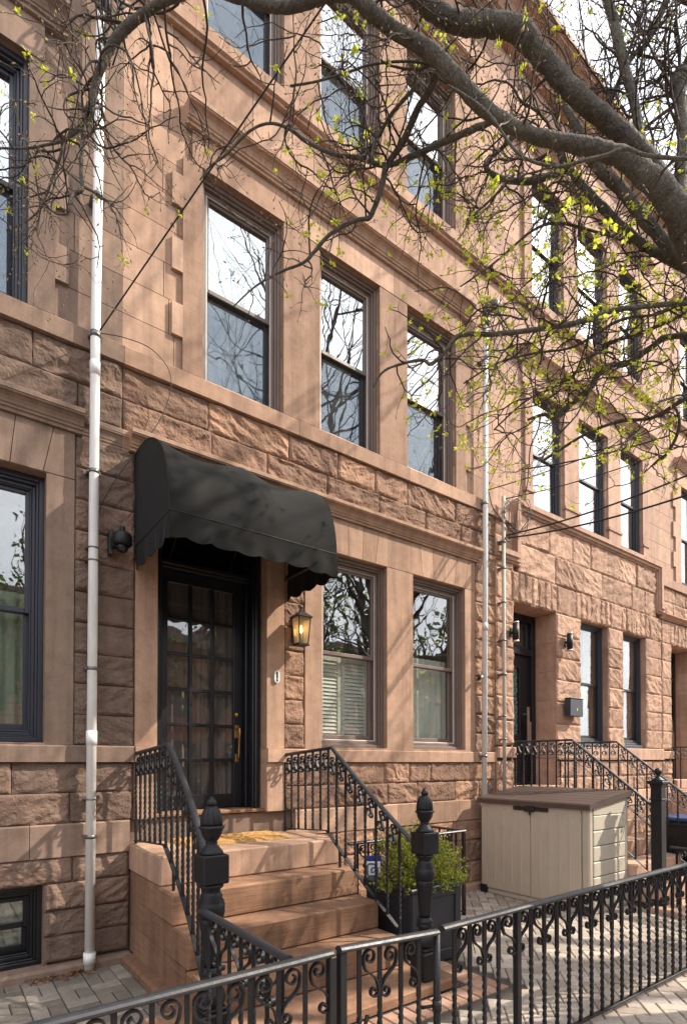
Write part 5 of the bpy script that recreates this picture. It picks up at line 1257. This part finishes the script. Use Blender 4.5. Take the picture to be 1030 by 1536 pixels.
tw = MB(); lv = MB(); bd = MB(); NTW = [0]
def leaf_cluster(p, n, spread=.022, L=.026):
    for k in range(n):
        d = trv(); d.z = d.z * .6 + .15
        leafq_t(p + trv() * spread * .5, d, L * TR.uniform(.55, 1.25))
def leafq_t(p, d, L):
    d = d.normalized(); s = d.cross(trv()); s.normalize(); n = s.cross(d); W = L * .75
    q = [p, p + d * L * .4 + s * W * .5, p + d * L, p + d * L * .45 - s * W * .5, p + d * L * .5 - n * W * .15]
    lv.add([v[:] for v in q], [(0, 1, 4), (1, 2, 4), (2, 3, 4), (3, 0, 4)], max(0, min(1, TR.gauss(.5, .25))))
def bud(p, d, s=1.0):
    d = d.normalized(); L = .028 * s; u = d.orthogonal().normalized(); w_ = d.cross(u); r = .0055 * s
    vs = [(p - d * .002)[:]] + [(p + d * L * .4 + u * (r * cos(a)) + w_ * (r * sin(a)))[:] for a in (0, 1.57, 3.14, 4.71)] + [(p + d * L)[:]]
    bd.add(vs, [(0, 2, 1), (0, 3, 2), (0, 4, 3), (0, 1, 4), (5, 1, 2), (5, 2, 3), (5, 3, 4), (5, 4, 1)], TR.random(), True)
def leafy(p):
    px_, py_, z_ = proj(p)
    if z_ < .3: return .3
    k = max(0, min(1, (px_ - 330) / 260)) * max(.06, min(1, (py_ - 90) / 260))
    if py_ > 840: k *= .6
    return .04 + .38 * k
def ok(p):
    if p.y > -.35: return False
    px_, py_, z_ = proj(p)
    if 0 < z_ < 1.7: return False
    if z_ > 0 and -60 < px_ < 1090:
        lim = 560 if px_ < 300 else (600 + (px_ - 300) * .25 if px_ < 700 else 720 + (px_ - 700) * .42)
        if py_ > lim: return False
    return True
def twig(p, d, r, L, lvl, droop=0.0, straight=.0):
    """one kinked twig with side shoots, buds at the nodes and leaves at the tips"""
    NTW[0] += 1
    seg = TR.uniform(.035, .06) * (1.0 if lvl < 2 else .7); n = max(3, int(L / seg)); pts = [p.copy()]; rs = [r]; d = d.normalized(); curl = trv() * .10
    for i in range(n):
        k = (1 - straight) * .40
        d = (d + trv() * k + curl * (1 - straight) + Vector((0, 0, droop))).normalized()
        p = p + d * seg
        if not ok(p): break
        pts.append(p.copy()); rs.append(r * (1 - .6 * (i + 1) / n))
        if lvl < 3 and i > 0 and TR.random() < (.36 if lvl == 0 else .28 if lvl == 1 else .14):
            a = (d * .55 + trv() * .9).normalized(); twig(p, a, rs[-1] * .72, L * TR.uniform(.25, .6) * (1 - .5 * i / n) + .05, lvl + 1, droop * .7 + .015, straight * .8)
        elif TR.random() < .34:                       # a short spur with its bud
            a = (d * .5 + trv()).normalized(); q = p + a * TR.uniform(.012, .035); tw.tube([p, q], [rs[-1] * .7, rs[-1] * .55], 4, caps=False); bud(q, a, .5)
    if len(pts) < 3: return
    tw.tube(pts, rs, 4 if lvl > 0 else 5, caps=False)
    e = pts[-1]
    if e.y < -.35:
        if TR.random() < leafy(e): leaf_cluster(e, TR.randint(5, 9), .024, .025)
        else: bud(e, d, TR.uniform(.6, 1.0))
def sprout(P, per_m, L0, L1, r, a=.0, b=1.0, droop=0.0, straight=0.0, up=0.0, lvl=0):
    tot = sum((P[i + 1][0] - P[i][0]).length for i in range(len(P) - 1)); n = int(per_m * tot * (b - a) + TR.random())
    for k in range(n):
        f = TR.uniform(a, b) * (len(P) - 1); i = min(len(P) - 2, int(f)); q = P[i][0].lerp(P[i + 1][0], f - i); t = (P[i + 1][0] - P[i][0]).normalized()
        d = trv(); d = (d - t * d.dot(t) * .6 + t * TR.uniform(-.2, .6) + Vector((0, 0, up))).normalized()
        twig(q + d * P[i][1] * .7, d, min(r, P[i][1] * .75), TR.uniform(L0, L1), lvl, droop, straight)
T = thing('street_tree', 'big bare budding street tree whose limbs arch across the whole upper picture', 'tree', (4.95, -3.95, 0), 'street trees')
limbs = []
ZJ = 3.25
L_main = [(1180, 800, 3.35, 88), (1120, 600, 3.3, 78), (1075, 460, 3.28, 70), (1040, 367, 3.25, 66), (1020, 323, 3.2, 63), (986, 279, 3.15, 58), (935, 238, 3.12, 45), (884, 221, 3.1, 38), (833, 211, 3.08, 33), (782, 197, 3.06, 32), (731, 166, 3.05, 33), (690, 124, 3.02, 36), (646, 78, 3.0, 36), (595, 48, 2.98, 33), (561, 20, 2.95, 33), (530, -6, 2.92, 32), (490, -6, 2.9, 30), (455, 5, 2.9, 29), (420, 11, 2.92, 27), (370, 0, 2.95, 25), (310, -14, 3.0, 23), (251, 0, 3.05, 22), (217, 20, 3.08, 23), (183, 48, 3.1, 24), (163, 76, 3.12, 21), (147, 115, 3.14, 17), (139, 150, 3.15, 14), (130, 182, 3.15, 12)]
L_up = [(1036, 372, 3.3, 50), (1000, 292, 3.3, 48), (962, 232, 3.28, 46), (918, 188, 3.25, 45), (870, 148, 3.2, 45), (830, 105, 3.18, 44), (800, 70, 3.15, 47), (775, 44, 3.12, 55), (735, 36, 3.1, 52), (690, 34, 3.08, 50), (650, 15, 3.05, 44), (610, -20, 3.0, 38), (560, -60, 3.0, 30)]
TRACE = [L_main, L_up,
 [(966, 235, 3.35, 19), (960, 205, 3.36, 18), (952, 163, 3.38, 19), (935, 95, 3.4, 20), (923, 44, 3.42, 22), (911, 0, 3.45, 20), (896, -60, 3.5, 17)],
 [(905, 200, 3.5, 8), (914, 156, 3.5, 8), (945, 88, 3.5, 9), (969, 65, 3.5, 10), (999, 0, 3.5, 10), (1015, -60, 3.5, 9)],
 [(1018, 310, 3.4, 24), (1020, 272, 3.42, 23), (1024, 204, 3.45, 23), (1018, 150, 3.48, 24), (1016, 126, 3.5, 30), (1020, 112, 3.5, 26)],
 [(1060, 418, 3.5, 26), (1010, 392, 3.6, 23), (969, 370, 3.65, 21), (935, 343, 3.7, 21), (891, 299, 3.75, 19), (850, 251, 3.8, 16), (840, 232, 3.8, 14), (822, 205, 3.85, 10)],
 [(1065, 430, 3.4, 34), (1010, 376, 3.5, 30), (969, 333, 3.55, 29), (938, 292, 3.6, 28), (913, 268, 3.65, 26), (891, 246, 3.7, 22), (868, 196, 3.75, 20), (846, 160, 3.8, 14)],
 [(852, 250, 3.7, 13), (829, 262, 3.65, 14), (792, 272, 3.6, 15), (760, 270, 3.6, 13), (741, 263, 3.6, 12), (729, 252, 3.6, 10), (735, 238, 3.6, 8), (765, 211, 3.6, 7), (800, 180, 3.62, 5)],
 [(1120, 236, 2.0, 9), (1030, 238, 2.05, 9), (969, 233, 2.1, 9), (938, 223, 2.12, 9), (905, 234, 2.14, 8), (877, 240, 2.15, 8), (833, 250, 2.2, 7.5), (778, 231, 2.22, 7), (734, 172, 2.25, 6.5), (700, 145, 2.28, 6), (672, 128, 2.3, 4)],
 [(1150, 470, 3.2, 12), (1080, 452, 3.3, 10), (1030, 454, 3.3, 10), (972, 459, 3.35, 10), (918, 466, 3.4, 9.5), (877, 481, 3.42, 9.5), (826, 491, 3.45, 9.5), (745, 501, 3.5, 9.5), (700, 501, 3.52, 9), (682, 508, 3.55, 8), (666, 529, 3.56, 7), (646, 546, 3.58, 7), (632, 540, 3.6, 6), (598, 547, 3.6, 5), (574, 558, 3.62, 4), (560, 580, 3.62, 3)],
 [(1150, 520, 3.7, 13), (1080, 490, 3.8, 11), (1030, 502, 3.85, 11), (996, 507, 3.9, 11), (972, 524, 3.95, 10), (938, 546, 4.0, 10), (918, 547, 4.0, 11), (899, 557, 4.0, 11), (884, 582, 4.05, 11), (857, 605, 4.1, 10.5), (832, 627, 4.1, 10), (815, 622, 4.15, 7), (790, 630, 4.2, 4)],
 [(700, 198, 3.3, 14), (656, 217, 3.35, 13), (619, 234, 3.4, 12), (578, 248, 3.42, 11), (534, 236, 3.45, 10), (500, 231, 3.45, 9), (459, 212, 3.5, 8), (435, 194, 3.5, 7), (405, 185, 3.5, 6.5), (374, 197, 3.52, 6), (340, 231, 3.55, 5.5), (315, 250, 3.55, 4), (300, 270, 3.55, 3)],
 [(760, 172, 3.25, 14), (730, 185, 3.28, 14), (700, 198, 3.3, 14)],
 [(578, 248, 3.42, 10), (574, 272, 3.42, 10), (566, 299, 3.42, 9), (554, 326, 3.44, 9), (540, 329, 3.45, 8.5), (523, 335, 3.45, 8), (493, 353, 3.48, 7.5), (472, 377, 3.5, 7), (455, 394, 3.5, 6), (430, 404, 3.52, 5.5), (408, 414, 3.54, 4.5), (380, 432, 3.55, 3.5), (350, 460, 3.55, 2.5)],
 [(654, 112, 3.1, 14), (646, 132, 3.15, 13), (625, 166, 3.25, 12), (605, 211, 3.35, 12), (581, 245, 3.42, 11)],
 [(628, 125, 3.2, 9), (615, 139, 3.2, 9), (591, 166, 3.25, 8), (571, 197, 3.3, 7), (561, 217, 3.3, 6), (555, 250, 3.3, 4)],
 [(660, 100, 3.05, 6), (612, 92, 3.1, 6), (557, 97, 3.15, 5.5), (520, 109, 3.2, 5.5), (476, 122, 3.25, 5.5), (435, 129, 3.3, 5.5)],
 [(134, 176, 3.15, 9), (118, 196, 3.15, 8), (92, 212, 3.18, 7), (66, 218, 3.2, 6.5), (44, 222, 3.2, 6), (0, 222, 3.25, 5), (-40, 215, 3.3, 4)],
 [(131, 184, 3.15, 9), (126, 204, 3.12, 8), (122, 255, 3.1, 7), (124, 285, 3.08, 7), (114, 288, 3.08, 7), (106, 300, 3.06, 7), (102, 320, 3.05, 5), (85, 320, 3.05, 4), (70, 310, 3.05, 2.5)],
 [(94, 212, 3.18, 7), (92, 230, 3.2, 6.5), (81, 262, 3.2, 6), (62, 310, 3.22, 5), (40, 332, 3.25, 4), (10, 345, 3.3, 3)],
 [(815, 690, 4.9, 5), (880, 650, 4.6, 5), (930, 632, 4.4, 6), (979, 626, 4.2, 7), (1030, 596, 4.0, 8), (1100, 560, 3.8, 9)],
 [(740, 645, 4.6, 3), (790, 600, 4.5, 4), (850, 570, 4.3, 5), (905, 520, 4.1, 6), (960, 500, 3.9, 7), (1030, 470, 3.7, 8), (1090, 450, 3.5, 9)],
 [(695, 575, 4.0, 3), (745, 545, 4.0, 4), (800, 530, 3.9, 5), (860, 520, 3.8, 5), (930, 480, 3.7, 6), (990, 470, 3.6, 6), (1040, 440, 3.5, 7)],
 [(700, 330, 3.6, 4), (735, 300, 3.6, 5), (770, 262, 3.6, 6)],
 [(690, 430, 3.8, 3), (740, 395, 3.8, 4), (800, 345, 3.8, 5), (840, 335, 3.8, 7), (900, 350, 3.75, 6), (950, 365, 3.7, 8)],
 [(975, 700, 4.6, 3), (1000, 680, 4.4, 5), (1018, 640, 4.2, 6), (1010, 610, 4.2, 6), (990, 625, 4.2, 6)],
]
seed = 0; LIMB = []
for c in TRACE:
    P = limb_pts(c, 8 if c[0][3] > 20 or len(c) > 15 else 6); LIMB.append(P); mb = MB(); limb_mesh(mb, [(p - Vector(T.location), r * .95) for p, r in P], .14, seed=seed); seed += 13
    mb.build('limb', M['bark'], T)
# trunk, out of the frame to the right, flaring at the ground
b0 = LIMB[0][0][0]; tl_ = Vector(T.location); P = [(tl_ + Vector((0, 0, -.05)), .30), (tl_ + Vector((.0, 0, .12)), .235), (tl_ + Vector((.01, 0, .6)), .20), (tl_ + Vector((.0, .02, 1.4)), .185), (tl_.lerp(Vector((b0.x, b0.y, 0)), .35) + Vector((0, 0, 2.1)), .185), (b0 + (LIMB[0][1][0] - b0) * .3, LIMB[0][0][1] * 1.15), (LIMB[0][3][0], LIMB[0][3][1])]
P = [(Vector(q[:3]), q[3]) for q in cat_rom([(*p, r) for p, r in P], 6)]
mb = MB(); limb_mesh(mb, [(p - tl_, r) for p, r in P], .07, 20, 99); mb.build('trunk', M['bark'], T)
def mid(P): return P[len(P) // 2][0]
for i, P in enumerate(LIMB):
    th = P[len(P) // 2][1]
    if i == 0: sprout(P, 5, .35, .8, .008, .22, 1, .01, .1, .1); sprout(P[int(len(P) * .72):], 15, .35, .8, .0065, 0, 1, -.01, 0, .15)
    elif i == 1: sprout(P, 7, .4, .9, .007, .2, 1, .02, .3, .5)
    elif i in (2, 3): sprout(P, 11, .5, 1.0, .007, .1, 1, .03, .5, .9)
    elif i == 4: sprout(P, 18, .6, 1.2, .009, .3, 1, .03, .55, 1.2)
    elif i in (5, 6, 7): sprout(P, 11, .35, .8, .006, .15, 1, .0, .1, .1)
    elif i == 8: sprout(P, 5, .12, .3, .004, .1, .95, .02, .3, .4, 2)
    elif i in (9, 10): sprout(P, 10, .35, .85, .006, .15, 1, -.01, .05, -.1)
    else: sprout(P, 10, .3, .75, .0062, 0, 1, -.008, 0, 0)
# long loose sprays filling the right middle, hung from points along the lower limbs
for k in range(34):
    x_, y_ = TR.uniform(690, 1060), TR.uniform(300, 640); z_ = TR.uniform(3.3, 4.6)
    twig(at_z(x_ + 60, y_ - 40, z_), (RT * TR.uniform(-1, .2) + UPV * TR.uniform(-.7, .3) + FW * TR.uniform(-.4, .5)), .0062, TR.uniform(.5, 1.1), 0, -.01, .25)
for k in range(14):
    x_ = TR.uniform(780, 1060); twig(at_z(x_, TR.uniform(120, 260), TR.uniform(3.4, 4.4)), UPV + RT * TR.uniform(-.25, .25) + FW * TR.uniform(-.2, .3), .007, TR.uniform(.9, 1.6), 1, .03, .6)
for k in range(26):
    x_ = TR.uniform(420, 700); twig(at_z(x_, TR.uniform(20, 240), TR.uniform(3.3, 4.1)), UPV * TR.uniform(-.8, .6) + RT * TR.uniform(-1, .4), .005, TR.uniform(.4, .8), 0, 0, .1)
for b_, nm, mt in ((tw, 'twigs', 'twig'), (lv, 'leaves', 'lime'), (bd, 'buds', 'bud')):
    b_.v = [(x - tl_.x, y - tl_.y, z - tl_.z) for x, y, z in b_.v]; o = b_.build(nm, M[mt], T, recalc=False); o['kind'] = 'stuff'
# the rest of the crown, above the frame: upright leaders with their own branches
CR = random.Random(77); ml_ = MB(); mw_ = MB()
def up(p, d, r, L, lvl):
    n = max(4, int(L / .18)); pts = [p.copy()]; rs = [r]
    for i in range(n):
        d = (d + Vector((CR.uniform(-1, 1), CR.uniform(-1, 1), CR.uniform(-1, 1))) * .13 + Vector((0, 0, .03))).normalized(); p = p + d * (L / n); pts.append(p.copy()); rs.append(r * (1 - .65 * (i + 1) / n))
        if lvl < 3 and i > n * (.45 if lvl == 0 else .2) and CR.random() < (.6, .38, .22)[lvl]: up(p, (d * .7 + Vector((CR.uniform(-1, 1), CR.uniform(-1, 1), CR.uniform(-.6, 1)))).normalized(), rs[-1] * .6, L * CR.uniform(.4, .62), lvl + 1)
    (ml_ if lvl == 0 else mw_).tube(pts, rs, 9 if lvl == 0 else 4, caps=False)
for dx, dy, L in ((.06, -.10, 7.4), (.38, -.12, 7.4)):
    q = Vector((.05, .1, 2.6)); up(q, Vector((dx, dy, 1)), .065, L, 0)
ml_.build('limb', M['bark'], T); o = mw_.build('upper_twigs', M['twig'], T, recalc=False); o['kind'] = 'stuff'
print('TWIGS', NTW[0], len(tw.v), len(lv.v))

# a plain budding tree, copied along the street
def plain_tree(name, label, loc, h, seed, grp, lm='lime', ls=1.0, nl=3):
    r_ = random.Random(seed); t = thing(name, label, 'tree', loc, grp); mt = MB(); ml = MB(); mw = MB(); mf = MB()
    def rvv(): return Vector((r_.uniform(-1, 1), r_.uniform(-1, 1), r_.uniform(-1, 1)))
    def br(p, d, r, L, lvl):
        n = max(4, int(L / .16)); pts = [p.copy()]; rs = [r]
        for i in range(n):
            d = (d + rvv() * (.13 if lvl else .05) + Vector((0, 0, .03 * lvl))).normalized(); p = p + d * (L / n); pts.append(p.copy()); rs.append(r * (1 - .6 * (i + 1) / n))
            if lvl < 4 and i > n * (.45 if lvl == 0 else .15) and r_.random() < (.5, .29, .24, .15)[lvl]: br(p, (d * .7 + rvv()).normalized(), rs[-1] * .62, L * r_.uniform(.42, .68), lvl + 1)
        (mt if lvl == 0 else ml if lvl == 1 else mw).tube(pts, rs, 10 if lvl == 0 else 7 if lvl == 1 else 4, caps=False)
        if lvl >= 3:
            for k in range(nl):
                q = p + rvv() * .06 * ls; dd = rvv().normalized(); s = dd.orthogonal().normalized() * .02 * ls
                mf.add([q[:], (q + dd * .025 * ls + s)[:], (q + dd * .05 * ls)[:], (q + dd * .025 * ls - s)[:]], [(0, 1, 2, 3)], r_.random())
        elif lvl < 2:
            for k in range(3 - lvl): br(p, (d + rvv() * .8).normalized(), rs[-1] * .85, L * .62, lvl + 1)
    br(Vector((0, 0, -.05)), Vector((.02, .0, 1)), h * .026, h * .42, 0)
    mt.build('trunk', M['bark'], t); ml.build('limb', M['bark'], t); o = mw.build('twigs', M['twig'], t, recalc=False); o['kind'] = 'stuff'; o = mf.build('leaves', M[lm], t, recalc=False); o['kind'] = 'stuff'; return t
t2 = plain_tree('street_tree', 'budding street tree on the near pavement beyond the right edge of the picture', (9.0, -4.9, 0), 13, 4, 'street trees')
# ------------------------------------------------------------------ the other side of the street, seen in the window glass
M['brickf'] = stone('red brick front', (.30, .13, .085), (.36, .17, .11), .15, dirt=.3)
def far_house(x0, x1, h, label):
    t = thing('brick_house', label, 'house', (x0, -24, 0), 'brick houses across the street'); w_ = x1 - x0; mb = MB(); holes = []
    for f in range(int(h // 3)):
        for k in range(3):
            if f == 0 and k == 0: holes.append((.55, 1.6, .5, 2.8)); continue
            a = .55 + k * (w_ - 1.1 - 1.0) / 2; holes.append((a, a + 1.0, 1.0 + 3 * f, 2.75 + 3 * f))
    ashlar_wall(mb, 0, w_, [0, h], 0, .25, holes, 99, 99, 0); mb.v = [(x, -y, z) for x, y, z in mb.v]; mb.build('wall', M['brickf'], t)
    for a, b, c, d in holes:
        mb = MB(); frame4(mb, a, b, -.2, -.12, c, d, .07, .07); mb.bbox(a + .07, b - .07, -.19, -.13, (c + d) / 2 - .03, (c + d) / 2 + .03, .004); f = mb.build('window' if c > .6 else 'door', M['black'], t)
        mb = MB(); mb.box(a + .06, b - .06, -.18, -.17, c + .06, d - .06); mb.build('pane', M['shade'], f)
    mb = MB(); mb.box(-.02, w_ + .02, -8, .0, h, h + .15); mb.bbox(-.05, w_ + .05, .001, .35, h - .25, h + .35, .03); mb.build('cornice', M['brown'], t)
for i, (a, b, h) in enumerate(((-14, -7.6, 9.2), (-7.5, -1.1, 8.6), (-1.0, 5.4, 9.0), (5.5, 11.9, 8.4), (12, 18.4, 9.3), (18.5, 25, 8.8), (25.1, 31.5, 9.1))):
    far_house(a, b, h, 'red brick row house across the street seen only in the window reflections')
M['deepleaf'] = leaf_mat('young deep leaves', (.05, .075, .015), (.09, .12, .025), (.16, .19, .04))
t3 = plain_tree('street_tree', 'budding tree across the street seen only in the window reflections', (3.4, -16.2, 0), 12.5, 9, 'trees across the street', 'deepleaf', 3.2, 7)
for x in (.4, -3.5, 8.2, 12.5, 16.5, 20.0):
    c = dup(t3); c.location = (x, -16.2 + .3 * sin(x), 0); c.rotation_euler = (0, 0, x * 1.7)
